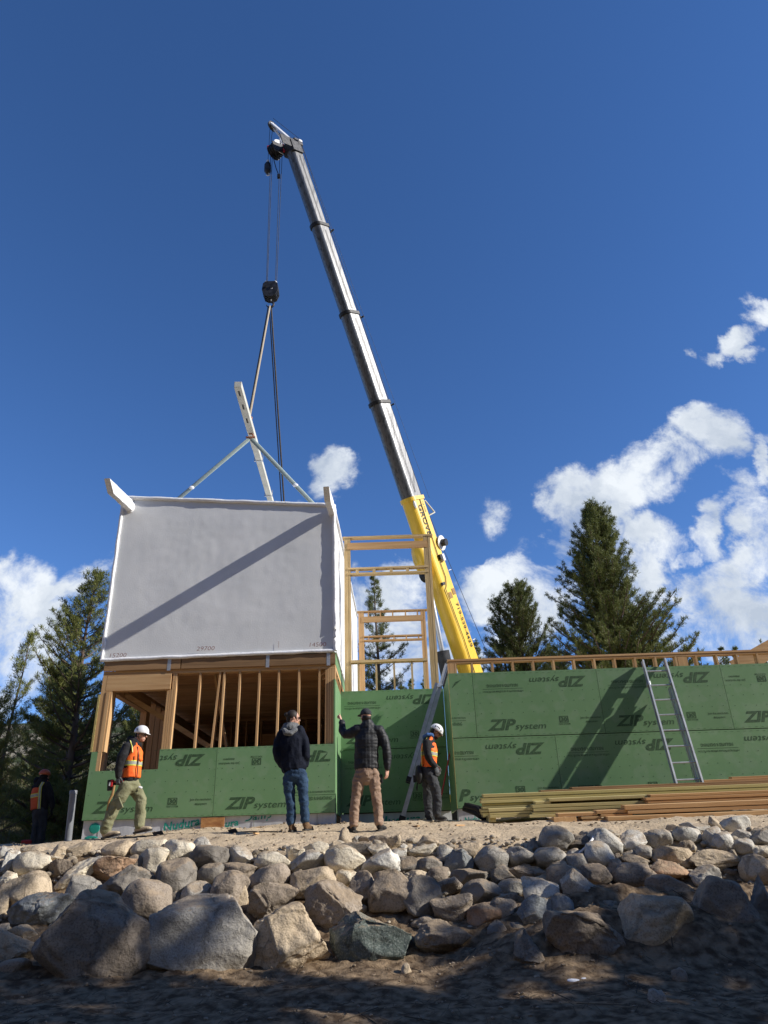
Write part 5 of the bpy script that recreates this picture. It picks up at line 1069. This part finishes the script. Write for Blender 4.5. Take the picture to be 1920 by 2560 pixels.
# --- striding worker with a cordless drill
f = Fig(250, 1780, 6.506, 12.70, 'walking worker in orange vest, white helmet and olive trousers holding a cordless tool'); P = f.P
r = person(f, P(330, 2030)); hc = P(672, 372)
B = MB(); F_, S_, U_ = headgeo(B, hc, Vector((.97, -.20, -.12)), Z_, .99)
B.sweep([hc-U_*.03-F_*.02, P(600, 450), P(560, 520)], [.058, .058, .065], Y_); B.sweep([P(540, 560), P(530, 800), P(500, 1150)], [(.13, .09), (.13, .09), (.12, .09)], Y_)
w1 = P(302, 1045, -.16); B.sweep([P(530, 560), P(435, 560, -.12), P(345, 800, -.2), w1], [.05, .05, .04, .03], Y_)
w2 = P(560, 1050, .20); B.sweep([P(530, 560), P(560, 570, .14), P(530, 800, .22), w2], [.05, .05, .04, .03], Y_)
hd1 = (Vector((.0, -.03, -1)), Vector((.3, .7, 0)), X_); hand(B, w1, *hd1, .9, 1.0); hand(B, w2, Vector((.1, 0, -1)), Vector((0, -1, 0)), X_, .5, 1.0)
for q in ((440, 1180, -.09, 225, 1560, -.10, 105, 1900, -.1), (530, 1180, .09, 665, 1440, .08, 650, 1850, .06)): B.sweep([P(q[0], q[1], q[2]), P(q[3], q[4], q[5]), P(q[6], q[7], q[8])], [.07, .055, .04], Y_)
surf(B, (r, 'skin'))
J = MB(); J.sweep([P(495, 1130), P(505, 1000), P(520, 820), P(530, 640), P(530, 540), P(570, 480)], [(.155, .120), (.160, .125), (.17, .13), (.175, .135), (.155, .115), (.08, .08)], Y_, 20)
J.sweep([P(520, 560, -.08), P(430, 575, -.16), P(375, 690, -.20), P(335, 810, -.21), P(305, 940, -.19), P(302, 1045, -.16)], [.078, .082, .074, .066, .058, .048], X_, 14)
J.sweep([P(540, 560, .08), P(560, 575, .16), P(540, 690, .20), P(530, 810, .21), P(545, 940, .20), P(560, 1040, .20)], [.075, .078, .068, .062, .054, .045], X_, 14)
J.sweep([P(490, 440, 0), P(520, 500, -.04), P(600, 540, -.02), P(650, 530, 0)], [(.05, .07), (.07, .09), (.06, .08), (.03, .04)], Y_, 12)
j = J.build('hoodie', M['blackcl'], r); remesh(j, .011, 3); wrinkle(j, .012, 7, (1, 1, .8), 5)
g = MB(); hand(g, w1, *hd1, .9, 1.14); g.sweep([w1-Vector((0, 0, -.06)), w1], [.042, .04], X_, 12); o = g.build('glove', M['glove'], r); remesh(o, .0065, 1)
g = MB(); hand(g, w2, Vector((.1, 0, -1)), Vector((0, -1, 0)), X_, .5, 1.12); o = g.build('glove', M['glove'], r); remesh(o, .0065, 1)
vest(r, [P(505, 1075), P(518, 940), P(535, 800), P(545, 680), P(530, 585)], [(.172, .150), (.172, .145), (.178, .148), (.185, .15), (.165, .125)], Y_, [.42], M['orange'], 'b', shoulders=[([P(525, 580, s_*.04), P(515, 540, s_*.09), P(500, 570, s_*.125)], [(.10, .06), (.10, .05), (.085, .04)]) for s_ in (-1, 1)]+[([P(655, 700, -.05), P(660, 780, -.05)], [(.06, .03), (.06, .03)])],
     vr=[[P(535, 660, -.175), P(530, 560, -.165), P(500, 470, -.13)]])
zp = MB(); zp.tube([P(612, 560, -.11), P(625, 700, -.12), P(618, 850, -.125), P(600, 1060, -.12)], .008, 6); zp.build('zip', M['black'], r)
lg = MB()
for z_ in (730, 750, 770): p = P(545, z_, -.165); lg.box(p.x-.035, p.x+.035, p.y-.004, p.y, p.z-.005, p.z+.005)
lg.build('logo', M['black'], r)
hm = MB(); hu = U_; hm.ell(hc+hu*.042-F_*.006, F_*.132, S_*.108, hu*.120, 24, 14, -.14, 1); hm.sweep([hc+F_*.11+hu*.032, hc+F_*.145+hu*.020], [(.075, .010), (.055, .006)], S_, 12); hmo = hm.build('helmet', M['helmet'], r)
mk = MB(); nS = S_ if S_.y < 0 else -S_
def ring_mark(c, r0, r1, n=18):
    V_ = []; F0 = []
    for i in range(n):
        a = 2*math.pi*i/n
        for q in (r0, r1): V_.append(c+F_*(q*math.cos(a))+hu*(q*math.sin(a)))
    for i in range(n): F0.append((2*i, 2*i+1, (2*i+3) % (2*n), (2*i+2) % (2*n)))
    mk.add(V_, F0)
ring_mark(hc+hu*.080+nS*.107-F_*.035, .014, .018); mk.obox(hc+hu*.080+nS*.107-F_*.035, F_*.010, nS*.003, hu*.002)
mk.build('sticker', M['dgrey'], hmo)
mb = MB(); mb.sweep([hc+nS*.088+hu*.0, hc+nS*.066-hu*.06, hc-hu*.105+F_*.02, hc-hu*.16+F_*.0], [.005], S_, 6); mb.build('chin_strap', M['black'], r); glasses(hc, F_, S_, U_, r, 1.)
mb = MB(); mb.ell(hc-hu*.01-F_*.045, F_*.06, S_*.082, hu*.06, 14, 10); mb.build('hair', M['hair'], r)
T = MB(); T.sweep([P(490, 1090), P(490, 1170), P(488, 1240)], [(.14, .13), (.15, .14), (.135, .125)], Y_, 18)
T.sweep([P(440, 1190, -.085), P(340, 1380, -.10), P(230, 1560, -.10), P(150, 1740, -.10), P(85, 1930, -.1)], [(.095, .115), (.095, .105), (.088, .092), (.080, .085), (.078, .082)], Y_, 16)
T.sweep([P(520, 1190, .085), P(600, 1300, .09), P(670, 1430, .09), P(660, 1640, .07), P(635, 1860, .06)], [(.095, .115), (.092, .100), (.080, .088), (.076, .082), (.076, .080)], Y_, 16)
t = T.build('trousers', M['olive'], r); remesh(t, .012, 3); wrinkle(t, .014, 7, (1, 1, 1.4), 8)
mb = MB(); p = P(655, 1232, -.0); mb.sweep([P(630, 1222, -.02), P(680, 1235, -.01)], [(.01, .02)], Y_, 8); mb.build('knee_tear', M['whitep'], t)
mb = MB(); mb.obox(P(300, 1490, -.20), (F_*.05+Z_*.03), Y_*.02, (Z_*.075-F_*.05)); mb.build('cargo_pocket', M['olive'], t, bevel=.012)
for an, he, to in ((P(70, 1975, -.1), P(30, 2068, -.1), P(262, 2010, -.12)), (P(640, 1890, .06), P(552, 1980, .06), P(858, 1918, .02))):
    dd = (to-he).normalized(); to = he+dd*.30
    b = MB(); boot(b, an, he, to, 0, 1.02); o = b.build('boot', M['boott'], r); remesh(o, .009, 2); b = MB(); sole(b, he-Z_*.004, to-Z_*.004); b.build('sole', M['sole'], o)
# cordless tool in the right hand
dr = empty('cordless_driver', P(300, 1150, -.19), 'red and black cordless driver held low in the right glove of the walking worker', 'power tool')
mb = MB(); mb.sweep([P(255, 1140, -.11), P(388, 1125, -.12)], [(.026, .030)], Z_, 14); mb.build('housing', M['red'], dr)
mb = MB(); mb.sweep([P(380, 1128, -.12), P(412, 1124, -.12)], [.024, .016], Z_, 12); mb.sweep([P(300, 1150, -.12), P(220, 1180, -.12)], [.02], Y_, 10); mb.build('chuck', M['black'], dr)
mb = MB(); p = P(172, 1190, -.13); mb.obox(p, (.045, 0, .006), (0, .038, 0), (-.008, 0, .085)); mb.build('battery', M['black'], dr, bevel=.01); mb = MB(); mb.obox(P(200, 1165, -.135), (.020, 0, 0), (0, .040, 0), (0, 0, .055)); mb.build('battery_mount', M['red'], dr, bevel=.01)
MB().obox(P(160, 1170, -.172), (.014, 0, 0), (0, .001, 0), (0, 0, .03)).build('label_plate', M['whitep'], dr)
mb = MB(); mb.sweep([P(232, 1200, -.17), P(200, 1350, -.18), P(150, 1440, -.18), P(110, 1600, -.17)], [(.012, .02), (.016, .024), (.014, .02), (.006, .008)], Y_, 10); tag(mb.build('hammer_handle', M['leather']), 'tan wooden hammer handle hanging behind the walking worker', 'hammer')
# --- far worker with the orange helmet
f = Fig(0, 1880, 6.9125, 17.6, 'distant worker in red-orange vest and orange helmet standing by the pines'); P = f.P
r = person(f, P(640, 1720)); hc = P(765, 420)
B = MB(); F_, S_, U_ = headgeo(B, hc, Vector((.75, .62, -.1)), Z_, 1.); B.sweep([hc-Z_*.03, P(740, 500), P(720, 540)], [.06, .06, .07], X_); B.sweep([P(710, 560), P(700, 800), P(690, 1010)], [(.14, .09), (.14, .1), (.13, .1)], X_)
for q in ((700, 560, 600, 600, 575, 800, 590, 980), (720, 560, 830, 560, 880, 790, 900, 960)): B.sweep([P(q[0], q[1]), P(q[2], q[3]), P(q[4], q[5]), P(q[6], q[7])], [.05, .05, .04, .03], Y_); hand(B, P(q[6], q[7]), Vector((0, .1, -1)), Vector((0, 1, 0)), Y_, .5)
for q in ((640, 1010, 610, 1330, 560, 1640), (740, 1010, 740, 1330, 670, 1650)): B.sweep([P(q[0], q[1]), P(q[2], q[3]), P(q[4], q[5])], [.07, .055, .04], X_)
surf(B, (r, 'skin'))
J = MB(); J.sweep([P(695, 1010), P(700, 850), P(710, 680), P(715, 570), P(735, 480)], [(.17, .12), (.18, .13), (.195, .13), (.18, .115), (.09, .09)], X_, 18); J.sweep([P(640, 500), P(690, 520), P(760, 480)], [(.09, .09)], X_)
J.sweep([P(700, 570), P(810, 575), P(860, 690), P(885, 800), P(905, 950)], [.085, .09, .075, .066, .052], Y_, 12); J.sweep([P(700, 570), P(610, 610, .03), P(590, 800, .05), P(600, 960, .04)], [.085, .08, .066, .052], Y_, 12)
j = J.build('hoodie', M['blackcl'], r); remesh(j, .014, 3); wrinkle(j, .012, 7)
for x, y, d in ((590, 980, 0), (900, 960, 0)): g = MB(); hand(g, P(x, y, d), Vector((0, .1, -1)), Y_, Y_, .5, 1.12); o = g.build('glove', M['blackcl'], r); remesh(o, .008, 1)
vest(r, [P(665, 985), P(668, 850), P(675, 720), P(690, 620)], [(.165, .145), (.17, .15), (.175, .15), (.16, .13)], X_, [.58], M['dorange'], 'b', shoulders=[([P(690, 610), P(730, 560), P(790, 520)], [(.10, .09), (.09, .08), (.06, .06)])], vr=[[P(672, 980, -.155), P(680, 860, -.165), P(688, 700, -.165), P(700, 600, -.15), P(745, 520, -.11)]])
hm = MB(); hm.ell(hc+U_*.045-F_*.006, F_*.13, S_*.108, U_*.118, 22, 12, -.12, 1); hm.build('helmet', M['ohelmet'], r); hr = MB(); hr.ell(hc-F_*.01-U_*.02, F_*.10, S_*.09, U_*.11, 14, 10); hr.build('balaclava', M['blackcl'], r)
T = MB(); T.sweep([P(695, 960), P(692, 1040), P(690, 1100)], [(.16, .12), (.165, .13), (.15, .12)], X_, 16); T.sweep([P(640, 1050), P(620, 1330), P(575, 1690)], [(.095, .10), (.078, .085), (.070, .075)], X_, 14); T.sweep([P(745, 1050), P(735, 1330), P(680, 1700)], [(.095, .10), (.078, .085), (.070, .075)], X_, 14)
t = T.build('trousers', M['dgrey'], r); remesh(t, .014, 3); wrinkle(t, .012, 8)
for x in (570, 685): he = P(x-20, 1740); to = he+Vector((.18, .2, 0)); b = MB(); boot(b, P(x, 1690), he, to); o = b.build('boot', M['bootd'], r); remesh(o, .010, 2)
# ---------------------------------------------------------------- pines
def pine(label, base, H, prof, seed, trunk_r=.16, whorl=.36, nb=4, dens=1., nlen=.13, nw=.011, needles=15, m='needle', droop=0., top_up=.9, h0=.08, lean=(0, 0), branch=True, cat='pine tree', curl=1., grp='pines around the building site'):
    R_ = np.random.default_rng(seed); base = np.array(base, float); z0 = h0
    W = MB(); n = 14; tp = []
    ph = R_.uniform(0, 6, 4)
    def trunk(t): return base+np.array((lean[0]*t*H+.06*math.sin(ph[0]+t*7), lean[1]*t*H+.06*math.sin(ph[1]+t*6), t*H))
    W.sweep([trunk(t/n) for t in range(n+1)], [(trunk_r*(1-.93*t/n), trunk_r*(1-.93*t/n)) for t in range(n+1)], (1, 0, 0), 8, False)
    TP = []; TD = []
    def tuft(p, d): TP.append(p); TD.append(d)
    h = z0*H+.1
    while h < H*.985:
        t = h/H; c = trunk(t)
        for b in range(R_.integers(nb-1, nb+2)):
            az = R_.uniform(0, 2*math.pi); L_ = prof(t, az)*R_.uniform(.62, 1.12)
            if L_ < .12: L_ = .12
            e0 = -.12-droop+top_up*t*1.0+R_.uniform(-.15, .2); seg = 5; p = c.copy(); pts = [p.copy()]; a_ = az; e = e0
            for k in range(seg):
                e += (.05+.07*R_.uniform())*curl; a_ += R_.normal(0, .10); d = np.array((math.cos(e)*math.cos(a_), math.cos(e)*math.sin(a_), math.sin(e))); p = p+d*L_/seg; pts.append(p.copy())
            br = max(.008, .05*trunk_r/.16*(L_/2.)*(1-t*.5))
            if branch and L_ > .4: W.sweep(pts, [(br*(1-.8*k/seg),)*2 for k in range(seg+1)], (0, 0, 1), 4, False, False)
            for k in range(seg):   # twigs
                q0, q1 = pts[k], pts[k+1]; dd = (q1-q0)/np.linalg.norm(q1-q0); lo = (k+1)/seg
                if lo < .25: continue
                m_ = max(1, int(L_/seg/.075*dens))
                for i in range(m_):
                    f_ = R_.uniform(); s0 = q0*(1-f_)+q1*f_; ta = a_+R_.choice((-1, 1))*R_.uniform(.4, 1.1); te = e*.6+R_.uniform(-.1, .6)
                    d = np.array((math.cos(te)*math.cos(ta), math.cos(te)*math.sin(ta), math.sin(te))); tl = R_.uniform(.10, .38)*min(1, L_/1.2+.25)*(1.25-.6*lo)
                    s1 = s0+d*tl; nt_ = max(1, int(tl/.10))
                    if tl > .2 and branch and R_.uniform() < .5: W.sweep([s0, s1], [(.005, .005)], (0, 0, 1), 3, False, False)
                    for j in range(nt_): tuft(s0+(s1-s0)*((j+1)/nt_), d*.8+np.array((0, 0, .45)))
            tuft(pts[-1], d*.5+np.array((0, 0, .6)))
        h += whorl*R_.uniform(.7, 1.3)*(1-.35*t)
    for j in range(6): tuft(trunk(1)-np.array((0, 0, .05*j)), np.array((R_.normal(0, .3), R_.normal(0, .3), 1.)))
    TP = np.array(TP); TD = np.array(TD); TD /= np.linalg.norm(TD, axis=1)[:, None]; nt_ = len(TP)
    P0 = np.repeat(TP, needles, 0); D = np.repeat(TD, needles, 0); D = D+R_.normal(0, .70, D.shape); D /= np.linalg.norm(D, axis=1)[:, None]
    ln = nlen*R_.uniform(.65, 1.15, (len(P0), 1)); S = np.cross(D, R_.normal(0, 1, D.shape)); S /= np.linalg.norm(S, axis=1)[:, None]; S *= nw*.75
    P0 = P0+R_.normal(0, .035, P0.shape); V_ = np.stack([P0-S, P0+S, P0+D*ln], 1).reshape(-1, 3); F_ = np.arange(len(V_)).reshape(-1, 3)
    r = empty('pine_tree', base, label, cat, grp)
    W.build('trunk', M['bark'], r); npmesh('crown', V_, F_, M[m], r, base)
    return r
def gp(px, py, Y): p = at(px, py, Y); return (p.x, p.y, ground(p.x, p.y, False))
def tree(label, topx, topy, Y, prof, seed, basex=None, **kw):
    tp = at(topx, topy, Y); bx = tp.x; bz = ground(bx, Y, False)-.1; H = tp.z-bz
    return pine(label, (bx, Y, bz), H, prof, seed, **kw)
cone = lambda w, pw=.8, bot=.12: (lambda t, az: w*((1-t)**pw)*min(1, (t+bot)/.25))
def full(w): return lambda t, az: w*max(.03, (1-t)**.62*(1-.25*t))
def lob(w, sd, pw=.75): return lambda t, az: w*((1-t)**pw)*(1+.35*math.sin(az*2+sd+t*9))*(.8+.3*math.sin(t*23+sd))
tree('tall bushy pine standing alone against the clouds right of the crane', 1478, 1266, 29, lambda t, az: .25+4.3*((1-t)**.72)*(1+.12*math.sin(az*3+t*9))*(1.04 if math.cos(az) > .3 and t < .62 else .95), 11, whorl=.20, nb=7, dens=1.2, needles=17, nw=.014, top_up=.85, m='needle2')
tree('lower bushy pine between the crane and the tallest pine', 1287, 1474, 33, lambda t, az: .2+3.1*((1-t)**.5)*(1+.15*math.sin(az*3+t*7)), 12, whorl=.28, nb=7, dens=1.25, needles=14, nw=.014, m='needle2', top_up=.85)
tree('second stem of the lower bushy pine, just left of its top', 1248, 1500, 33.6, lambda t, az: .2+2.0*((1-t)**.5), 13, whorl=.36, nb=5, dens=1., needles=13, nw=.014, m='needle2')
tree('small pine rising beside the crane base on its right', 1192, 1600, 35, lambda t, az: 1.4*((1-t)**.6), 14, whorl=.4, nb=4, needles=13, nw=.014, m='needle2')
tree('pine filling the gap between the lower pine and the tallest pine', 1385, 1625, 34, lambda t, az: 2.4*((1-t)**.5), 16, whorl=.3, nb=6, dens=1.2, needles=14, nw=.014, m='needle2')
tree('pine behind the window frames, its top above the rear frame', 938, 1442, 31, lambda t, az: (1.9+1.5*(1-t))*((1-t)**.62)*(1+.2*math.sin(az*2+t*14))*.92, 15, whorl=.33, nb=5, dens=.95, needles=14, nw=.013, m='needle2', top_up=.75)
for px, py, Y, s_, lb in ((1028, 1700, 60, 21, 'far small pine seen through the front frame, right one of the pair'), (1002, 1712, 58, 22, 'far small pine seen through the front frame, left one of the pair'), (1062, 1690, 62, 23, 'far pine mostly hidden behind the right post of the front frame'),
                       (1745, 1622, 60, 24, 'far small pine above the parapet, left end of the far right group'), (1800, 1618, 62, 25, 'far pine above the parapet with a narrow top'), (1838, 1618, 58, 26, 'far broad pine above the parapet near the right edge'), (1903, 1600, 64, 27, 'far pine at the right edge, tallest of its group'), (1712, 1640, 57, 28, 'far low pine above the parapet next to the tall pine')):
    tree(lb, px, py, Y, lambda t, az: 2.2*((1-t)**.6), s_, whorl=.7, nb=4, dens=.6, needles=10, nw=.03, nlen=.2, m='needle2', branch=False)
tree('big full pine immediately left of the white module', 243, 1436, 23.5, lambda t, az: .25+2.7*((1-t)**.72)*(1+.22*math.sin(az*2+t*11)), 31, whorl=.27, nb=5, dens=.85, needles=17, nw=.013, top_up=.8, m='needle')
tree('sparse slender pine at the left with bare gaps against the cloud', 72, 1585, 21.5, lambda t, az: .2+1.15*((1-t)**.8)*(1+.25*math.sin(az*2+t*17)), 32, trunk_r=.09, whorl=.34, nb=4, dens=.75, needles=17, nw=.010, top_up=1.1, curl=1.4, m='needle')
tree('light green pine cut by the left edge of the view', -28, 1745, 18.5, lambda t, az: .2+1.35*((1-t)**.55), 33, whorl=.25, nb=6, dens=1.1, needles=16, nw=.010, m='needle')
k = 0
for x, y, h, w, lb in ((-9.2, 27, 5.4, 2.1, 'bushy young pine low on the slope behind the far worker'), (-12.2, 27, 5.8, 2.2, 'bushy pine low on the slope at the left edge'), (-7.6, 30.5, 6.0, 2.2, 'pine on the slope seen through the window opening, left'), (-10.6, 33, 6.2, 2.3, 'pine higher on the slope behind the slender pine'),
                 (-5.2, 32, 6.5, 2.3, 'pine on the slope seen through the window opening, middle'), (-14.2, 31, 6.5, 2.3, 'pine on the slope beyond the left edge group'), (-7.3, 24.5, 2.3, 1.3, 'low juniper-like pine right of the far worker'), (-8.6, 21.2, 1.7, 1.0, 'small low pine beside the grey pipe'), (-3.0, 34, 6.2, 2.3, 'pine seen through the back of the framed room'),
                 (-10.4, 22.8, 2.0, 1.2, 'small low pine left of the far worker')):
    k += 1; pine(lb, (x, y, ground(x, y, False)-.1), h, (lambda w: lambda t, az: .15+w*((1-t)**.5)*(1+.2*math.sin(az*3+t*9)))(w), 50+k, whorl=.27, nb=6, dens=.95, needles=13, nw=.014, nlen=.13, m='needle', h0=.02, trunk_r=.1)
# dry scrub on the slope: nobody could count it
sv = []
R_ = np.random.default_rng(5); n_ = 26000
xs_ = R_.uniform(-24, -3, n_); ys_ = R_.uniform(19, 46, n_); cl = np.array([noise.noise(Vector((a*.5, b*.5, 2))) for a, b in zip(xs_, ys_)]); kk = cl > -.02; xs_, ys_ = xs_[kk], ys_[kk]
zs2 = np.array([ground(a, b, False) for a, b in zip(xs_, ys_)]); P0 = np.stack([xs_, ys_, zs2], 1); P0 = np.repeat(P0, 9, 0)+R_.normal(0, .10, (len(P0)*9, 3))*(1, 1, .3)
D = R_.normal(0, .5, P0.shape)+(0, 0, 1.0); D /= np.linalg.norm(D, axis=1)[:, None]; ln = R_.uniform(.12, .42, (len(P0), 1)); S = np.cross(D, R_.normal(0, 1, D.shape)); S /= np.linalg.norm(S, axis=1)[:, None]; S *= .009
tag(npmesh('scrub', np.stack([P0-S, P0+S, P0+D*ln], 1).reshape(-1, 3), np.arange(len(P0)*3).reshape(-1, 3), mat('dry_scrub', (.09, .095, .04), (.26, .23, .13), .8, .5, contrast=(.35, .65), transl=.2)), 'dry scrub and grass on the slope behind the site', kind='stuff')
# pines beside and behind the viewer that shade the rocks
for x, y, h, w, sd in ((13.5, 3.1, 18., 6.5, 71), (15.5, -3.8, 18., 6.0, 72), (22., .2, 20., 5.5, 73), (10.5, 1.6, 9., 4.2, 74)):
    pine('tall pine standing to the right of the viewer, shading the rock bank', (x, y, ground(x, y, False)-.1), h, (lambda w: lambda t, az: w*((1-t)**.8)*(1+.18*math.sin(az*3+t*13)))(w), sd, trunk_r=.25, whorl=.38, nb=6, dens=.85, needles=9, nw=.045, nlen=.20, m='needle2', h0=.02, grp='pines beside the viewer')
# ---------------------------------------------------------------- sky, sun
sd_ = Vector((-1, .20, -.605)).normalized()
sun = bpy.data.lights.new('sun', 'SUN'); sun.energy = 5.0; sun.angle = rad(.5); sun.color = (1, .945, .86); so = bpy.data.objects.new('sun', sun); C.objects.link(so); so.rotation_euler = sd_.to_track_quat('-Z', 'Y').to_euler()
w = bpy.data.worlds.new("World"); SC.world = w; w.use_nodes = True; nt = w.node_tree; N = nt.nodes; L = nt.links; bg = N['Background']
sky = N.new('ShaderNodeTexSky'); sky.sky_type = 'NISHITA'; sky.sun_disc = False; sky.sun_elevation = math.asin(-sd_.z); sky.sun_rotation = math.atan2(-sd_.x, -sd_.y); sky.altitude = 2600; sky.air_density = 1.; sky.dust_density = .15; sky.ozone_density = 2.5
bg.inputs[1].default_value = SKYS = .10
tc = N.new('ShaderNodeTexCoord'); sp = N.new('ShaderNodeSeparateXYZ'); L.new(tc.outputs['Generated'], sp.inputs[0])
def mth(op, a, b=None, c=None, clamp=False):
    n = N.new('ShaderNodeMath'); n.operation = op; n.use_clamp = clamp
    for i, v in enumerate((a, b, c)):
        if v is None: continue
        if isinstance(v, (int, float)): n.inputs[i].default_value = v
        else: L.new(v, n.inputs[i])
    return n.outputs[0]
yy = mth('MAXIMUM', sp.outputs['Y'], .05); u = mth('DIVIDE', sp.outputs['X'], yy); v = mth('DIVIDE', sp.outputs['Z'], yy)
cv = N.new('ShaderNodeCombineXYZ'); L.new(u, cv.inputs[0]); L.new(v, cv.inputs[1])
nz = N.new('ShaderNodeTexNoise'); nz.inputs['Scale'].default_value = 9; nz.inputs['Detail'].default_value = 6; nz.inputs['Roughness'].default_value = .62; L.new(cv.outputs[0], nz.inputs['Vector'])
vs_ = N.new('ShaderNodeVectorMath'); vs_.operation = 'SUBTRACT'; L.new(nz.outputs['Color'], vs_.inputs[0]); vs_.inputs[1].default_value = (.5, .5, .5)
vm = N.new('ShaderNodeVectorMath'); vm.operation = 'MULTIPLY_ADD'; L.new(vs_.outputs[0], vm.inputs[0]); vm.inputs[1].default_value = (.12, .12, 0); L.new(cv.outputs[0], vm.inputs[2]); wc = vm.outputs[0]
def uv_(px, py): r_ = ray(px, py); return (r_.x/r_.y, r_.z/r_.y)
BLOB = """840 1170 75 62 0 1.;800 1225 85 45 20 .7;735 1245 50 40 0 .5
30 1500 140 130 -35 1.3;20 1640 150 140 0 1.2;110 1560 100 100 0 .9;0 1420 90 60 0 .9;190 1450 120 45 15 .55;260 1400 80 35 10 .45;110 1430 60 50 0 .5
1790 1080 112 78 -10 1.05;1690 1135 110 62 25 1.;1600 1190 130 80 35 1.05;1520 1250 130 70 35 1.;1440 1220 90 60 10 .9;1400 1250 80 40 10 .8;1480 1310 130 110 0 1.2;1470 1400 170 110 0 1.2;1640 1360 90 80 -30 1.;1590 1450 110 110 0 1.1
1290 1440 130 60 0 1.15;1230 1490 110 60 0 1.;1330 1480 160 70 0 1.1;1350 1560 150 60 0 .8;1240 1290 62 60 0 .5;1340 1322 26 26 0 .45;1650 1440 50 60 0 .8
1775 1300 48 120 -20 .9;1760 1360 60 60 10 .85;1715 1400 70 34 25 .8;1860 1235 75 80 40 .8;1918 1160 34 90 -20 .85;1900 1310 80 90 0 1.1;1915 1380 70 80 0 .9
1850 1440 120 70 20 1.;1780 1480 130 70 25 1.1;1870 1530 140 80 0 1.3;1740 1570 110 60 0 1.;1700 1500 60 60 0 .6;1850 1600 170 60 0 1.2;1690 1610 60 50 0 .7
1905 785 60 50 30 .9;1850 855 95 34 40 .9;1790 895 70 22 15 .7;1725 890 22 22 0 .45;1890 890 50 25 0 .5
990 1470 110 65 10 .95;960 1560 130 90 0 1.1;1010 1650 140 80 0 1.1;1130 1590 60 80 0 .9;1160 1640 90 50 0 .8;1090 1450 40 30 0 .5;890 1480 50 80 0 .7"""
acc = None
for e in BLOB.replace('\n', ';').split(';'):
    px, py, rx, ry, an, st = map(float, e.split()); cu, cw_ = uv_(px, py); k1 = uv_(px+rx, py); k2 = uv_(px, py-ry)
    mp = N.new('ShaderNodeMapping'); mp.vector_type = 'TEXTURE'; mp.inputs['Location'].default_value = (cu, cw_, 0); mp.inputs['Rotation'].default_value = (0, 0, rad(an)); mp.inputs['Scale'].default_value = (abs(k1[0]-cu)*1.27, abs(k2[1]-cw_)*1.27, 1)
    L.new(wc, mp.inputs['Vector']); gr = N.new('ShaderNodeTexGradient'); gr.gradient_type = 'SPHERICAL'; L.new(mp.outputs[0], gr.inputs[0])
    q_ = mth('MULTIPLY', gr.outputs['Fac'], st); acc = q_ if acc is None else mth('MAXIMUM', acc, q_)
n2 = N.new('ShaderNodeTexNoise'); n2.inputs['Scale'].default_value = 9; n2.inputs['Detail'].default_value = 12; n2.inputs['Roughness'].default_value = .66; n2.inputs['Distortion'].default_value = .3; L.new(cv.outputs[0], n2.inputs['Vector'])
dn_ = mth('MULTIPLY_ADD', mth('MULTIPLY', mth('SUBTRACT', n2.outputs['Fac'], .5), mth('MULTIPLY', acc, 3.2, clamp=True)), 3.0, mth('MINIMUM', mth('MULTIPLY', acc, 1.75), .95))
mr = N.new('ShaderNodeMapRange'); mr.interpolation_type = 'SMOOTHSTEP'; mr.inputs['From Min'].default_value = .36; mr.inputs['From Max'].default_value = 1.2; L.new(dn_, mr.inputs['Value'])
front = mth('GREATER_THAN', sp.outputs['Y'], .06); den = mth('MULTIPLY', mth('MULTIPLY', mr.outputs[0], .97), front)
# cloud light and shade put into the colour
n3 = N.new('ShaderNodeTexNoise'); n3.inputs['Scale'].default_value = 8.; n3.inputs['Detail'].default_value = 9; n3.inputs['Roughness'].default_value = .55; L.new(wc, n3.inputs['Vector'])
cr = N.new('ShaderNodeValToRGB'); cr.color_ramp.elements[0].position = .36; cr.color_ramp.elements[1].position = .60; cr.color_ramp.elements[0].color = (4.1, 4.7, 5.6, 1); cr.color_ramp.elements[1].color = (7.2, 7.6, 8.0, 1); L.new(n3.outputs['Fac'], cr.inputs[0])
hs = N.new('ShaderNodeHueSaturation'); hs.inputs['Saturation'].default_value = 1.18; hs.inputs['Value'].default_value = 1.33; L.new(sky.outputs[0], hs.inputs['Color'])
mx = N.new('ShaderNodeMix'); mx.data_type = 'RGBA'; L.new(den, mx.inputs['Factor']); tn_ = N.new('ShaderNodeMix'); tn_.data_type = 'RGBA'; tn_.blend_type = 'MULTIPLY'; tn_.inputs['Factor'].default_value = 1; tn_.inputs['B'].default_value = (.93, .915, 1.05, 1); L.new(hs.outputs[0], tn_.inputs['A']); L.new(tn_.outputs['Result'], mx.inputs['A']); L.new(cr.outputs[0], mx.inputs['B']); L.new(mx.outputs['Result'], bg.inputs[0])
SC.view_settings.view_transform = 'Standard'; SC.view_settings.look = 'None'; SC.view_settings.exposure = .35; SC.view_settings.gamma = 1
SC.cycles.use_denoising = True; SC.cycles.max_bounces = 6; SC.cycles.transparent_max_bounces = 4
bpy.context.view_layer.update()
